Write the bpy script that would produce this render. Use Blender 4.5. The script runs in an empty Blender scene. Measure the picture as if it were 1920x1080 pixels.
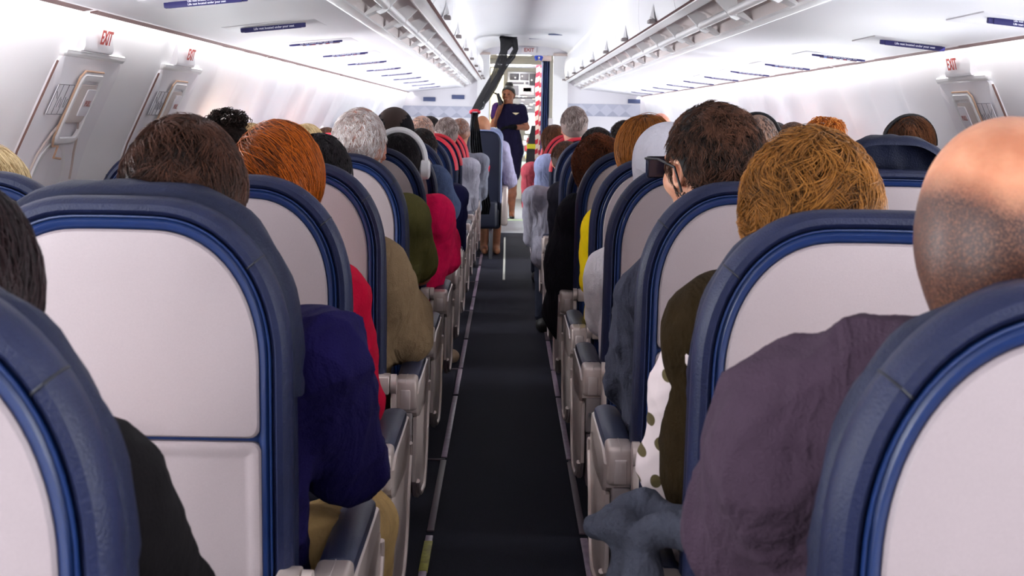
import bpy, bmesh, math, random
import numpy as np
from mathutils import Vector, Matrix

# ------------------------------------------------------------------ camera, world, exposure
FPX, VX, VY, CZ, ROLL = 2640.0, 951.0, 220.0, 1.25, math.radians(1.05)
scene = bpy.context.scene
COL = scene.collection
cam_data = bpy.data.cameras.new('camera')
cam = bpy.data.objects.new('camera', cam_data); COL.objects.link(cam)
cam_data.sensor_width = 36.0
cam_data.lens = FPX / 1920 * 36.0
cam_data.shift_x = (960 - VX) / 1920
cam_data.shift_y = -(540 - VY) / 1920
cam_data.clip_start = 0.05
cam_data.dof.use_dof = True
cam_data.dof.focus_distance = 4.2
cam_data.dof.aperture_fstop = 15.0
cam.matrix_world = Matrix.Translation((0, 0, CZ)) @ Matrix.Rotation(math.radians(90), 4, 'X') @ Matrix.Rotation(ROLL, 4, 'Z')
scene.camera = cam
scene.view_settings.view_transform = 'Standard'
scene.view_settings.look = 'None'
scene.view_settings.exposure = 1.05
scene.view_settings.gamma = 1.0
scene.view_settings.use_curve_mapping = False
scene.cycles.use_denoising = True
scene.cycles.max_bounces = 8
scene.cycles.diffuse_bounces = 5
scene.cycles.transparent_max_bounces = 16
scene.cycles.sample_clamp_indirect = 6.0
world = bpy.data.worlds.new('world'); scene.world = world
world.use_nodes = True
world.node_tree.nodes['Background'].inputs[0].default_value = (0.85, 0.92, 1.0, 1)
world.node_tree.nodes['Background'].inputs[1].default_value = 1.0

COVE_STRENGTH, WINDOW_STRENGTH, GALLEY_STRENGTH, WASH_POWER = 34.0, 33.0, 30.0, 1.5

# sidewall wash lamps tucked behind the outer edge of the service panels, shining on the walls
for _sx, _x in ((-1, -1.165), (1, 1.595)):
    for _i in range(5):
        _l = bpy.data.lights.new('sidewall_wash', 'AREA'); _l.shape = 'RECTANGLE'; _l.size = 4.0; _l.size_y = .03; _l.energy = WASH_POWER; _l.color = (1, .985, .98)
        _o = bpy.data.objects.new('sidewall_wash', _l); COL.objects.link(_o)
        _d = Vector((_sx * .55, 0, -1)).normalized()
        _q = Vector((0, 1, 0)); _n = -_d; _u = _n.cross(_q)
        _o.matrix_world = Matrix(((_q.x, _u.x, _n.x, _x), (_q.y, _u.y, _n.y, -1.0 + 4.05 * _i), (_q.z, _u.z, _n.z, 1.53), (0, 0, 0, 1)))

def at(px, py, Y):
    """point of the cabin seen at a pixel of the photograph, Y metres ahead of the camera"""
    u = (px - VX) / FPX; v = (VY - py) / FPX
    c, s = math.cos(ROLL), math.sin(ROLL)
    return Vector(((u * c - v * s) * Y, Y, CZ + (u * s + v * c) * Y))

# ------------------------------------------------------------------ materials
def lin(h):
    h = h.lstrip('#')
    out = []
    for i in (0, 2, 4):
        c = int(h[i:i + 2], 16) / 255
        out.append(c / 12.92 if c <= 0.04045 else ((c + 0.055) / 1.055) ** 2.4)
    return (*out, 1)

MATS = {}
def mat(name, col, rough=0.5, metal=0.0, spec=0.5, bump=0.0, bscale=200.0, var=0.0, vscale=8.0, emit=None, estr=0.0,
        coat=0.0, sheen=0.0, sss=0.0, alpha=1.0, stretch=None, crease=0.0):
    if name in MATS: return MATS[name]
    m = bpy.data.materials.new(name); m.use_nodes = True
    nt = m.node_tree; b = nt.nodes['Principled BSDF']
    c = lin(col) if isinstance(col, str) else (*col, 1)
    b.inputs['Base Color'].default_value = c
    b.inputs['Roughness'].default_value = rough
    b.inputs['Metallic'].default_value = metal
    b.inputs['Specular IOR Level'].default_value = spec
    b.inputs['Coat Weight'].default_value = coat
    b.inputs['Sheen Weight'].default_value = sheen
    b.inputs['Alpha'].default_value = alpha
    if sss:
        b.inputs['Subsurface Weight'].default_value = sss
        b.inputs['Subsurface Radius'].default_value = (0.02, 0.006, 0.003)
        b.inputs['Subsurface Scale'].default_value = 0.6
    if emit is not None:
        b.inputs['Emission Color'].default_value = lin(emit)
        b.inputs['Emission Strength'].default_value = estr
    tc = nt.nodes.new('ShaderNodeTexCoord')
    src = tc.outputs['Object']
    if stretch:
        mp = nt.nodes.new('ShaderNodeMapping'); mp.inputs['Scale'].default_value = stretch
        nt.links.new(src, mp.inputs[0]); src = mp.outputs[0]
    if var:
        n = nt.nodes.new('ShaderNodeTexNoise'); n.inputs['Scale'].default_value = vscale; n.inputs['Detail'].default_value = 5
        r = nt.nodes.new('ShaderNodeMapRange'); r.inputs[3].default_value = 1 - var; r.inputs[4].default_value = 1 + var
        r.inputs[1].default_value = 0.3; r.inputs[2].default_value = 0.7
        mx = nt.nodes.new('ShaderNodeMix'); mx.data_type = 'RGBA'; mx.blend_type = 'MULTIPLY'; mx.inputs[0].default_value = 1
        nt.links.new(src, n.inputs['Vector']); nt.links.new(n.outputs[0], r.inputs[0])
        mx.inputs[6].default_value = c; nt.links.new(r.outputs[0], mx.inputs[7]); nt.links.new(mx.outputs[2], b.inputs['Base Color'])
    if bump:
        n2 = nt.nodes.new('ShaderNodeTexNoise'); n2.inputs['Scale'].default_value = bscale; n2.inputs['Detail'].default_value = 4
        bp = nt.nodes.new('ShaderNodeBump'); bp.inputs['Strength'].default_value = bump; bp.inputs['Distance'].default_value = 0.004
        nt.links.new(src, n2.inputs['Vector']); nt.links.new(n2.outputs[0], bp.inputs['Height']); nt.links.new(bp.outputs[0], b.inputs['Normal'])
        if crease:
            n5 = nt.nodes.new('ShaderNodeTexNoise'); n5.inputs['Scale'].default_value = 7; n5.inputs['Detail'].default_value = 3; n5.inputs['Distortion'].default_value = 1.0
            m5 = nt.nodes.new('ShaderNodeMapping'); m5.inputs['Scale'].default_value = (1.6, 1.0, .8); m5.inputs['Rotation'].default_value = (.4, .5, 0)
            b5 = nt.nodes.new('ShaderNodeBump'); b5.inputs['Strength'].default_value = crease; b5.inputs['Distance'].default_value = .028
            nt.links.new(src, m5.inputs[0]); nt.links.new(m5.outputs[0], n5.inputs['Vector']); nt.links.new(n5.outputs[0], b5.inputs['Height']); nt.links.new(b5.outputs[0], bp.inputs['Normal'])
    MATS[name] = m
    return m

def fabric(name, col, scale=260, var=0.12, sheen=0.0, bump=0.5):
    return mat(name, col, rough=0.92, spec=0.12, bump=bump, bscale=scale, var=var, vscale=30, sheen=sheen, crease=.9)

def hair_mat(name, c1, c2, rough=0.42):
    if name in MATS: return MATS[name]
    m = bpy.data.materials.new(name); m.use_nodes = True
    nt = m.node_tree; b = nt.nodes['Principled BSDF']
    g = nt.nodes.new('ShaderNodeAttribute'); g.attribute_name = 'lock'; r = nt.nodes.new('ShaderNodeValToRGB')
    r.color_ramp.elements[0].color = lin(c1); r.color_ramp.elements[1].color = lin(c2)
    r.color_ramp.elements[0].position = 0.18; r.color_ramp.elements[1].position = 0.9
    nt.links.new(g.outputs['Fac'], r.inputs[0]); nt.links.new(r.outputs[0], b.inputs['Base Color'])
    b.inputs['Roughness'].default_value = rough; b.inputs['Specular IOR Level'].default_value = 0.22
    MATS[name] = m
    return m

def skin_mat(name, col, col2=None, stub=None):
    """skin with soft mottling; 'stubble' vertex attribute darkens shaved hair regions of the scalp"""
    if name in MATS: return MATS[name]
    m = bpy.data.materials.new(name); m.use_nodes = True
    nt = m.node_tree; b = nt.nodes['Principled BSDF']
    tc = nt.nodes.new('ShaderNodeTexCoord'); n = nt.nodes.new('ShaderNodeTexNoise'); n.inputs['Scale'].default_value = 22; n.inputs['Detail'].default_value = 6
    nt.links.new(tc.outputs['Object'], n.inputs['Vector'])
    mx = nt.nodes.new('ShaderNodeMix'); mx.data_type = 'RGBA'
    mx.inputs[6].default_value = lin(col); mx.inputs[7].default_value = lin(col2 or col)
    rr = nt.nodes.new('ShaderNodeMapRange'); rr.inputs[1].default_value = .35; rr.inputs[2].default_value = .65
    nt.links.new(n.outputs[0], rr.inputs[0]); nt.links.new(rr.outputs[0], mx.inputs[0])
    out = mx.outputs[2]
    if stub:
        a = nt.nodes.new('ShaderNodeAttribute'); a.attribute_name = 'stubble'
        n3 = nt.nodes.new('ShaderNodeTexNoise'); n3.inputs['Scale'].default_value = 500
        nt.links.new(tc.outputs['Object'], n3.inputs['Vector'])
        mm = nt.nodes.new('ShaderNodeMath'); mm.operation = 'MULTIPLY_ADD'; mm.use_clamp = True
        ad = nt.nodes.new('ShaderNodeMath'); ad.operation = 'ADD'; ad.inputs[1].default_value = .45
        nt.links.new(n3.outputs[0], ad.inputs[0]); nt.links.new(a.outputs['Fac'], mm.inputs[0]); nt.links.new(ad.outputs[0], mm.inputs[1]); mm.inputs[2].default_value = 0
        m2 = nt.nodes.new('ShaderNodeMix'); m2.data_type = 'RGBA'; m2.inputs[7].default_value = lin(stub)
        nt.links.new(mm.outputs[0], m2.inputs[0]); nt.links.new(out, m2.inputs[6]); out = m2.outputs[2]
    nt.links.new(out, b.inputs['Base Color'])
    b.inputs['Roughness'].default_value = .5
    b.inputs['Subsurface Weight'].default_value = .25; b.inputs['Subsurface Radius'].default_value = (.02, .006, .003); b.inputs['Subsurface Scale'].default_value = .5
    bp = nt.nodes.new('ShaderNodeBump'); bp.inputs['Strength'].default_value = .25; bp.inputs['Distance'].default_value = .002
    n4 = nt.nodes.new('ShaderNodeTexNoise'); n4.inputs['Scale'].default_value = 180
    nt.links.new(tc.outputs['Object'], n4.inputs['Vector']); nt.links.new(n4.outputs[0], bp.inputs['Height']); nt.links.new(bp.outputs[0], b.inputs['Normal'])
    MATS[name] = m
    return m

M_WALL = mat('sidewall plastic', '#f5f3f5', .45, bump=.05, bscale=600)
M_CEIL = mat('ceiling plastic', '#ecebee', .5)
M_BIN = mat('bin plastic', '#e4e3e6', .4)
M_BAY = mat('channel beige', '#d8cdcb', .6)
M_PSU = mat('service panel plastic', '#dddbe0', .5)
M_WHITE = mat('white plastic', '#f0eff0', .4)
M_GAP = mat('brown rubber gap', '#6a4a48', .6)
M_PANEL = mat('seat back plastic', '#988b8d', .42, bump=.12, bscale=900, var=.03, vscale=400)
M_BLUE = mat('blue plastic', '#0e2450', .36, spec=.45, coat=.08)
M_LEATHER = mat('navy leather', '#131936', .46, spec=.28, bump=.3, bscale=350, var=.1, vscale=14)
M_CUSH = mat('dark navy leather', '#0f152e', .52, spec=.25, bump=.35, bscale=300, var=.12, vscale=12)
M_RED = mat('red leather trim', '#c21f33', .5)
M_SILVER = mat('silver plastic', '#b2a39d', .35, metal=.35, spec=.5, bump=.1, bscale=900)
M_SILVER2 = mat('grey plastic', '#766c6c', .45, metal=.2)
M_PAD = mat('armrest pad', '#151c36', .45, bump=.2, bscale=400)
M_DARK = mat('dark metal', '#14141a', .5)
M_METAL = mat('leg metal', '#8c8c90', .3, metal=.9)
M_TEXTW = mat('white lettering', '#f2f2ff', .6)
M_PLAC = mat('placard navy', '#231f63', .5)
M_PLAC2 = mat('placard slate', '#4a557e', .5)
M_REDT = mat('red lettering', '#b0433c', .6)
M_GREYT = mat('grey print', '#6d6a72', .6)

# ------------------------------------------------------------------ mesh helpers
def make_mesh(name, V, F, smooth=True, sharp=35, attrs=None):
    me = bpy.data.meshes.new(name)
    if isinstance(F, np.ndarray):
        V = np.asarray(V, np.float32); n, k = F.shape
        me.vertices.add(len(V)); me.vertices.foreach_set('co', V.ravel())
        me.loops.add(n * k); me.loops.foreach_set('vertex_index', F.ravel().astype(np.int32))
        me.polygons.add(n); me.polygons.foreach_set('loop_start', (np.arange(n) * k).astype(np.int32))
        me.polygons.foreach_set('loop_total', np.full(n, k, np.int32))
        me.update(calc_edges=True)
    else:
        me.from_pydata([tuple(v) for v in V], [], F)
        me.update()
    if smooth:
        me.polygons.foreach_set('use_smooth', [True] * len(me.polygons))
        if sharp is not None: me.set_sharp_from_angle(angle=math.radians(sharp))
    if attrs:
        for k2, a in attrs.items():
            at_ = me.attributes.new(k2, 'FLOAT', 'POINT'); at_.data.foreach_set('value', np.asarray(a, np.float32))
    return me

def link(name, me, m, parent=None, loc=None):
    o = bpy.data.objects.new(name, me); COL.objects.link(o)
    if m is not None:
        if isinstance(m, (list, tuple)):
            for q in m: me.materials.append(q)
        elif not me.materials: me.materials.append(m)
        elif me.materials[0] != m:
            o.material_slots[0].link = 'OBJECT'; o.material_slots[0].material = m
    if parent is not None: o.parent = parent
    if loc is not None: o.location = loc
    return o

def tag(o, label=None, cat=None, group=None, kind=None):
    if label: o['label'] = label
    if cat: o['category'] = cat
    if group: o['group'] = group
    if kind: o['kind'] = kind
    return o

def empty(name, loc, label, cat, group=None):
    o = bpy.data.objects.new(name, None); COL.objects.link(o); o.location = loc; o.empty_display_size = .1
    return tag(o, label, cat, group)

class MB:
    def __init__(s): s.V = []; s.F = []
    def add(s, V, F):
        n = len(s.V); s.V += [tuple(v) for v in V]; s.F += [tuple(i + n for i in f) for f in F]; return s
    def box(s, lo, hi, bev=0.0, seg=2, M=None):
        bm = bmesh.new(); bmesh.ops.create_cube(bm, size=1)
        lo = Vector(lo); hi = Vector(hi)
        for v in bm.verts: v.co = Vector([(lo[i] + hi[i]) / 2 + v.co[i] * (hi[i] - lo[i]) for i in range(3)])
        if bev: bmesh.ops.bevel(bm, geom=bm.edges[:], offset=bev, segments=seg, affect='EDGES', profile=.5)
        if M is not None: bm.transform(M)
        bm.verts.index_update()
        s.add([v.co.copy() for v in bm.verts], [[v.index for v in f.verts] for f in bm.faces]); bm.free(); return s
    def tube(s, pts, r, n=10, cap=True):
        pts = [Vector(p) for p in pts]; rs = r if isinstance(r, (list, tuple)) else [r] * len(pts)
        V = []; F = []
        prev = None
        for i, p in enumerate(pts):
            t = (pts[min(i + 1, len(pts) - 1)] - pts[max(i - 1, 0)]).normalized()
            if prev is None: a = t.orthogonal().normalized()
            else: a = (prev - t * prev.dot(t)).normalized()
            prev = a; b = t.cross(a)
            for k in range(n):
                an = 2 * math.pi * k / n
                V.append(p + (a * math.cos(an) + b * math.sin(an)) * rs[i])
        for i in range(len(pts) - 1):
            for k in range(n):
                F.append((i * n + k, i * n + (k + 1) % n, (i + 1) * n + (k + 1) % n, (i + 1) * n + k))
        if cap: F.append(tuple(range(n))[::-1]); F.append(tuple((len(pts) - 1) * n + k for k in range(n)))
        return s.add(V, F)
    def loft(s, rings, cap0=False, cap1=True, closed=True):
        n = len(rings[0]); V = [p for r in rings for p in r]; F = []
        for i in range(len(rings) - 1):
            for k in range(n if closed else n - 1):
                F.append((i * n + k, i * n + (k + 1) % n, (i + 1) * n + (k + 1) % n, (i + 1) * n + k))
        if cap0: F.append(tuple(range(n))[::-1])
        if cap1: F.append(tuple((len(rings) - 1) * n + k for k in range(n)))
        return s.add(V, F)
    def prism_x(s, yz, x0, x1, bev=.004):
        """outline in the side plane extruded across, with a small bevel"""
        cy = sum(p[0] for p in yz) / len(yz); cz = sum(p[1] for p in yz) / len(yz)
        def sc(k, x): return [(x, cy + (p[0] - cy) * k, cz + (p[1] - cz) * k) for p in yz]
        d = 1 if x1 > x0 else -1
        return s.loft([sc(.96, x0), sc(1, x0 + d * bev), sc(1, x1 - d * bev), sc(.96, x1)], True, True)
    def build(s, name, m, parent=None, smooth=True, sharp=35, loc=None):
        return link(name, make_mesh(name, s.V, s.F, smooth, sharp), m, parent, loc)
    def mesh(s, name, m, smooth=True, sharp=35):
        me = make_mesh(name, s.V, s.F, smooth, sharp); me.materials.append(m); return me

TEXT_CACHE = {}
def text_mesh(txt, size, extr=.0006, bold=False):
    key = (txt, size)
    if key in TEXT_CACHE: return TEXT_CACHE[key]
    cu = bpy.data.curves.new('lettering', 'FONT'); cu.body = txt; cu.size = size; cu.extrude = extr; cu.align_x = 'CENTER'; cu.align_y = 'CENTER'
    cu.offset = size * .02; cu.resolution_u = 2
    ob = bpy.data.objects.new('lettering_source', cu); COL.objects.link(ob)
    dg = bpy.context.evaluated_depsgraph_get(); me = bpy.data.meshes.new_from_object(ob.evaluated_get(dg))
    bpy.data.objects.remove(ob); me.name = 'lettering'; me.materials.clear()
    TEXT_CACHE[key] = me
    return me

def frame_matrix(origin, right, up):
    r = Vector(right).normalized(); u = Vector(up); u = (u - r * u.dot(r)).normalized(); n = r.cross(u)
    M = Matrix((r, u, n)).transposed().to_4x4(); M.translation = Vector(origin); return M

# ------------------------------------------------------------------ implicit surfaces -> meshes
class Field:
    """smooth union of rounded shapes on a grid, polygonised by surface nets"""
    def __init__(s, h): s.h = h; s.P = []
    def ell(s, c, r, k=.02, rot=None, op='add'): s.P.append(('e', np.array(c, float), np.array(r, float), k, rot, op)); return s
    def cone(s, a, b, ra, rb, k=.02, flat=None, op='add'): s.P.append(('c', np.array(a, float), np.array(b, float), ra, rb, k, flat, op)); return s
    def chain(s, pts, rs, k=.012):
        for i in range(len(pts) - 1): s.cone(pts[i], pts[i + 1], rs[i], rs[i + 1], k)
        return s
    def bounds(s, p):
        if p[0] == 'e': R = max(p[2]) if p[4] is not None else p[2]; return p[1] - R, p[1] + R
        R = max(p[3], p[4]); return np.minimum(p[1], p[2]) - R, np.maximum(p[1], p[2]) + R
    def run(s, post=None):
        h = s.h; bs = [s.bounds(p) for p in s.P if p[-1] == 'add']
        lo = np.min([b[0] for b in bs], 0) - 4 * h; hi = np.max([b[1] for b in bs], 0) + 4 * h
        n = np.ceil((hi - lo) / h).astype(int) + 1
        G = np.full(n, 1.0, np.float32)
        ax = [lo[i] + h * np.arange(n[i]) for i in range(3)]
        for p in s.P:
            b0, b1 = s.bounds(p); k = p[3] if p[0] == 'e' else p[5]; m = k * 1.2 + 3 * h
            i0 = np.clip(np.floor((b0 - m - lo) / h).astype(int), 0, n); i1 = np.clip(np.ceil((b1 + m - lo) / h).astype(int) + 1, 0, n)
            if np.any(i1 <= i0): continue
            X, Y, Z = np.meshgrid(ax[0][i0[0]:i1[0]], ax[1][i0[1]:i1[1]], ax[2][i0[2]:i1[2]], indexing='ij', sparse=True)
            if p[0] == 'e':
                dx, dy, dz = X - p[1][0], Y - p[1][1], Z - p[1][2]
                if p[4] is not None:
                    R = p[4]; q = [R[j][0] * dx + R[j][1] * dy + R[j][2] * dz for j in range(3)]; dx, dy, dz = q
                r = p[2]
                k0 = np.sqrt((dx / r[0]) ** 2 + (dy / r[1]) ** 2 + (dz / r[2]) ** 2)
                k1 = np.sqrt((dx / r[0] ** 2) ** 2 + (dy / r[1] ** 2) ** 2 + (dz / r[2] ** 2) ** 2) + 1e-9
                D = k0 * (k0 - 1) / k1
            else:
                a, b, ra, rb, k, flat, _ = p[1:]
                ab = b - a; L = ab @ ab + 1e-12
                dx, dy, dz = X - a[0], Y - a[1], Z - a[2]
                t = np.clip((dx * ab[0] + dy * ab[1] + dz * ab[2]) / L, 0, 1)
                ex, ey, ez = dx - t * ab[0], dy - t * ab[1], dz - t * ab[2]
                rr = ra + (rb - ra) * t
                if flat is not None:
                    ex, ey, ez = ex / flat[0], ey / flat[1], ez / flat[2]
                    D = (np.sqrt(ex * ex + ey * ey + ez * ez) - rr) * min(flat)
                else: D = np.sqrt(ex * ex + ey * ey + ez * ez) - rr
            g = G[i0[0]:i1[0], i0[1]:i1[1], i0[2]:i1[2]]
            if p[-1] == 'sub':
                D = -D; hh = np.maximum(k - np.abs(g - D), 0) / max(k, 1e-6)
                g[...] = np.maximum(g, D) + hh * hh * k * .25
            else:
                hh = np.maximum(k - np.abs(g - D), 0) / max(k, 1e-6)
                g[...] = np.minimum(g, D) - hh * hh * k * .25
        if post is not None: G = post(G, ax)
        return nets(G, lo, h)

def nets(G, lo, h):
    S = G < 0
    nx, ny, nz = G.shape
    cnt = np.zeros((nx - 1, ny - 1, nz - 1), np.int8)
    for i in (0, 1):
        for j in (0, 1):
            for k in (0, 1): cnt += S[i:nx - 1 + i, j:ny - 1 + j, k:nz - 1 + k]
    act = (cnt > 0) & (cnt < 8)
    idx = np.argwhere(act)
    ids = np.full(act.shape, -1, np.int64); ids[act] = np.arange(len(idx))
    acc = np.zeros((len(idx), 3)); w = np.zeros(len(idx))
    cs = [(i, j, k) for i in (0, 1) for j in (0, 1) for k in (0, 1)]
    for a in cs:
        for ax_ in range(3):
            if a[ax_]: continue
            b = list(a); b[ax_] = 1
            fa = G[tuple((idx + a).T)]; fb = G[tuple((idx + b).T)]
            m = (fa < 0) != (fb < 0)
            t = np.where(m, fa / np.where(m, fa - fb, 1), 0)
            p = np.tile(np.array(a, float), (len(idx), 1)); p[:, ax_] += t
            acc[m] += p[m]; w[m] += 1
    V = lo + (idx + acc / w[:, None]) * h
    F = []
    for ax_ in range(3):
        o1, o2 = (ax_ + 1) % 3, (ax_ + 2) % 3
        sl0 = [slice(None)] * 3; sl1 = [slice(None)] * 3
        sl0[ax_] = slice(0, -1); sl1[ax_] = slice(1, None)
        A = S[tuple(sl0)]; B = S[tuple(sl1)]
        E = np.argwhere(A != B)
        E = E[(E[:, o1] > 0) & (E[:, o2] > 0) & (E[:, o1] < act.shape[o1]) & (E[:, o2] < act.shape[o2])]
        if not len(E): continue
        e1 = np.zeros(3, int); e1[o1] = 1; e2 = np.zeros(3, int); e2[o2] = 1
        q = np.stack([ids[tuple((E - e1 - e2).T)], ids[tuple((E - e2).T)], ids[tuple(E.T)], ids[tuple((E - e1).T)]], 1)
        inside = A[tuple(E.T)]
        q[~inside] = q[~inside][:, ::-1]
        F.append(q)
    F = np.concatenate(F)
    F = F[(F >= 0).all(1)]
    return V, F

def vnormals(V, F):
    n = np.cross(V[F[:, 2]] - V[F[:, 0]], V[F[:, 3]] - V[F[:, 1]])
    N = np.zeros_like(V)
    for k in range(4):
        for c in range(3): N[:, c] += np.bincount(F[:, k], n[:, c], len(V))
    return N / (np.linalg.norm(N, axis=1, keepdims=True) + 1e-12)

def folds(V, F, amp, seed=0, freq=1.0, mask=None):
    """cloth creases pushed along the normals"""
    N = vnormals(V, F); r = np.random.RandomState(seed)
    d = np.zeros(len(V))
    for i in range(5):
        k = r.normal(size=3); k /= np.linalg.norm(k); k[2] *= 1.3
        f = freq * (22 + 18 * i) ; ph = r.rand() * 6
        warp = 1.6 * np.sin(V @ (r.normal(size=3) * 9) + r.rand() * 6)
        w = 1 - np.abs(np.sin(V @ k * f * .5 + warp + ph))
        d += (w ** 2 - .35) / (1 + .5 * i)
    d *= amp
    if mask is not None: d *= mask(V)
    return V + N * d[:, None]

# ------------------------------------------------------------------ hair strands
def strands(n, c, r, length, seed=0, zlow=-.35, face=.5, wave=.0, curl=0.0, lift=.0, layer=.012, width=.0011, seg=7, flow=(0, -.25, -1), swirl=.0,
            clump=0.0, spike=0.0, facez=.45, ears=False, hug=1.05, keep=0, lump=1.0):
    R = np.random.RandomState(seed); c = np.array(c, float); r = np.array(r, float)
    d = R.normal(size=(n * 5, 3)); d /= np.linalg.norm(d, axis=1, keepdims=True)
    ok = (d[:, 2] > zlow) & ~((d[:, 1] > face) & (d[:, 2] < facez))
    if ears: ok &= ~((np.abs(d[:, 0]) > .72) & (np.abs(d[:, 1] - .08) < .30) & (d[:, 2] < .12) & (d[:, 2] > -.62))
    d = d[ok][:n]; n = len(d)
    key0 = sum(np.sin(d @ (R.normal(size=3) * f_) + R.rand() * 6) for f_ in (5, 7, 10, 13, 17)) / 2.6
    lay = 1 + (R.rand(n) * .5 + .5 + .5 * np.clip(key0, -1, 1) * lump) * layer / r.mean()
    lock = np.clip(.5 + .28 * key0 + .22 * R.normal(size=n), 0, 1)
    P = [c + d * r * .99]
    fl = np.array(flow, float)
    cl = np.floor(d * 7) if clump else None
    ph = R.rand(n) * 6.28
    L = length * (.7 + .5 * R.rand(n)); st = L / seg
    key = (np.sin(d[:, 0] * 9 + 1.3 * seed) + np.sin(d[:, 1] * 8 + d[:, 2] * 7 + seed) + np.sin(d[:, 2] * 11))
    rnd = R.normal(size=(n, 3)) * .18
    for i in range(seg):
        p = P[-1]; q = (p - c) / r; nn = q / (np.linalg.norm(q, axis=1, keepdims=True) + 1e-9)
        nn = nn / r; nn /= np.linalg.norm(nn, axis=1, keepdims=True)
        t = fl[None, :] + rnd
        if swirl: t = t + swirl * np.cross(nn, [0, 0, 1.0])
        if wave:
            t = t + wave * np.stack([np.sin(p[:, 2] * 60 + key * 2.1), np.sin(p[:, 0] * 45 + key * 3), .5 * np.sin(p[:, 0] * 70 + key * 2)], 1)
        near = np.linalg.norm(q, axis=1, keepdims=True) < 1.25
        tt = t - nn * (t * nn).sum(1, keepdims=True) * (near & True)
        tt /= (np.linalg.norm(tt, axis=1, keepdims=True) + 1e-9)
        tt = tt + nn * (lift * (1 - i / seg) + spike)
        if curl:
            a = ph + i * 2.1
            s1 = np.cross(tt, nn); tt = tt + curl * (np.cos(a)[:, None] * s1 + np.sin(a)[:, None] * nn)
        tt /= (np.linalg.norm(tt, axis=1, keepdims=True) + 1e-9)
        p2 = p + tt * st[:, None]
        q2 = (p2 - c) / r; l2 = np.linalg.norm(q2, axis=1)
        tgt = np.maximum(lay, l2)
        if hug: tgt = np.where(p2[:, 2] > c[2] - r[2] * keep - .02 if keep else np.full(n, True), np.minimum(tgt, lay * (hug + .5 * lift * .1)), tgt)
        push = tgt / l2
        p2 = c + q2 * r * push[:, None]
        P.append(p2)
    P = np.stack(P, 1)  # n, seg+1, 3
    T = np.gradient(P, axis=1); T /= (np.linalg.norm(T, axis=2, keepdims=True) + 1e-9)
    up = (P - c); A = np.cross(T, up); A /= (np.linalg.norm(A, axis=2, keepdims=True) + 1e-9); B = np.cross(T, A)
    wd = width * (1 - .75 * (np.linspace(0, 1, seg + 1) ** 2))[None, :, None]
    V = []
    for k in range(3):
        an = 2 * math.pi * k / 3; V.append(P + (A * math.cos(an) + B * math.sin(an)) * wd)
    V = np.stack(V, 2)  # n, seg+1, 3(k), 3
    base = (np.arange(n) * (seg + 1) * 3)[:, None, None] + (np.arange(seg) * 3)[None, :, None]
    F = []
    for k in range(3):
        k2 = (k + 1) % 3
        F.append(np.stack([base + k, base + k2, base + 3 + k2, base + 3 + k], -1).reshape(-1, 4))
    LOCK[0] = np.repeat(lock, (seg + 1) * 3)
    return V.reshape(-1, 3), np.concatenate(F)
LOCK = [None]
def strand_mesh(name, V, F): return make_mesh(name, V, F, True, None, {'lock': LOCK[0]})

# ================================================================== CABIN
ZC = 1.25
PROF_L = [(-1.22, 1.53), (-1.25, 1.40), (-1.31, 1.26), (-1.37, 1.12), (-1.415, .95), (-1.42, .75), (-1.38, .45), (-1.29, .15), (-1.2, 0.0)]
_z = np.array([p[1] for p in PROF_L])[::-1]; _x = np.array([p[0] for p in PROF_L])[::-1]
def wall_x(side, z, off=0.0):
    x = float(np.interp(z, _z, _x)) + off
    return x if side < 0 else .43 - x
Y0, YB = -3.0, 17.2          # cabin behind the camera to the forward bulkhead

# floor
def plane(name, x0, x1, y0, y1, z, m, kind='structure', t=.02):
    o = MB().box((x0, y0, z - t), (x1, y1, z)).build(name, m, smooth=False); o['kind'] = kind; return o

def carpet_mat():
    m = bpy.data.materials.new('carpet'); m.use_nodes = True; nt = m.node_tree; b = nt.nodes['Principled BSDF']
    tc = nt.nodes.new('ShaderNodeTexCoord'); n = nt.nodes.new('ShaderNodeTexNoise'); n.inputs['Scale'].default_value = 420; n.inputs['Detail'].default_value = 2
    r = nt.nodes.new('ShaderNodeValToRGB'); e = r.color_ramp.elements
    e[0].position = .35; e[0].color = lin('#090812'); e[1].position = .62; e[1].color = lin('#161628')
    x = e.new(.74); x.color = lin('#4a4a66')
    nt.links.new(tc.outputs['Object'], n.inputs['Vector']); nt.links.new(n.outputs[0], r.inputs[0]); nt.links.new(r.outputs[0], b.inputs['Base Color'])
    b.inputs['Roughness'].default_value = .85; b.inputs['Specular IOR Level'].default_value = .25
    bp = nt.nodes.new('ShaderNodeBump'); bp.inputs['Strength'].default_value = .8; bp.inputs['Distance'].default_value = .004
    nt.links.new(n.outputs[0], bp.inputs['Height']); nt.links.new(bp.outputs[0], b.inputs['Normal'])
    return m
M_CARPET = carpet_mat()
plane('floor', -1.3, 1.75, Y0, 22, 0, M_CARPET)
M_VINYL = mat('galley vinyl', '#8b8f98', .35, var=.1)
o = MB().box((-.8, 15.2, -.004), (1.2, 21.9, .004)).build('entry_floor_mat', M_VINYL, smooth=False)
tag(o, 'grey vinyl floor of the entry area under the standing attendant', 'floor', kind='structure')
# front and rear closures
plane('wall_back', -1.6, 2.0, Y0 - .1, Y0, 2.3, M_WALL, t=2.4)

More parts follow.
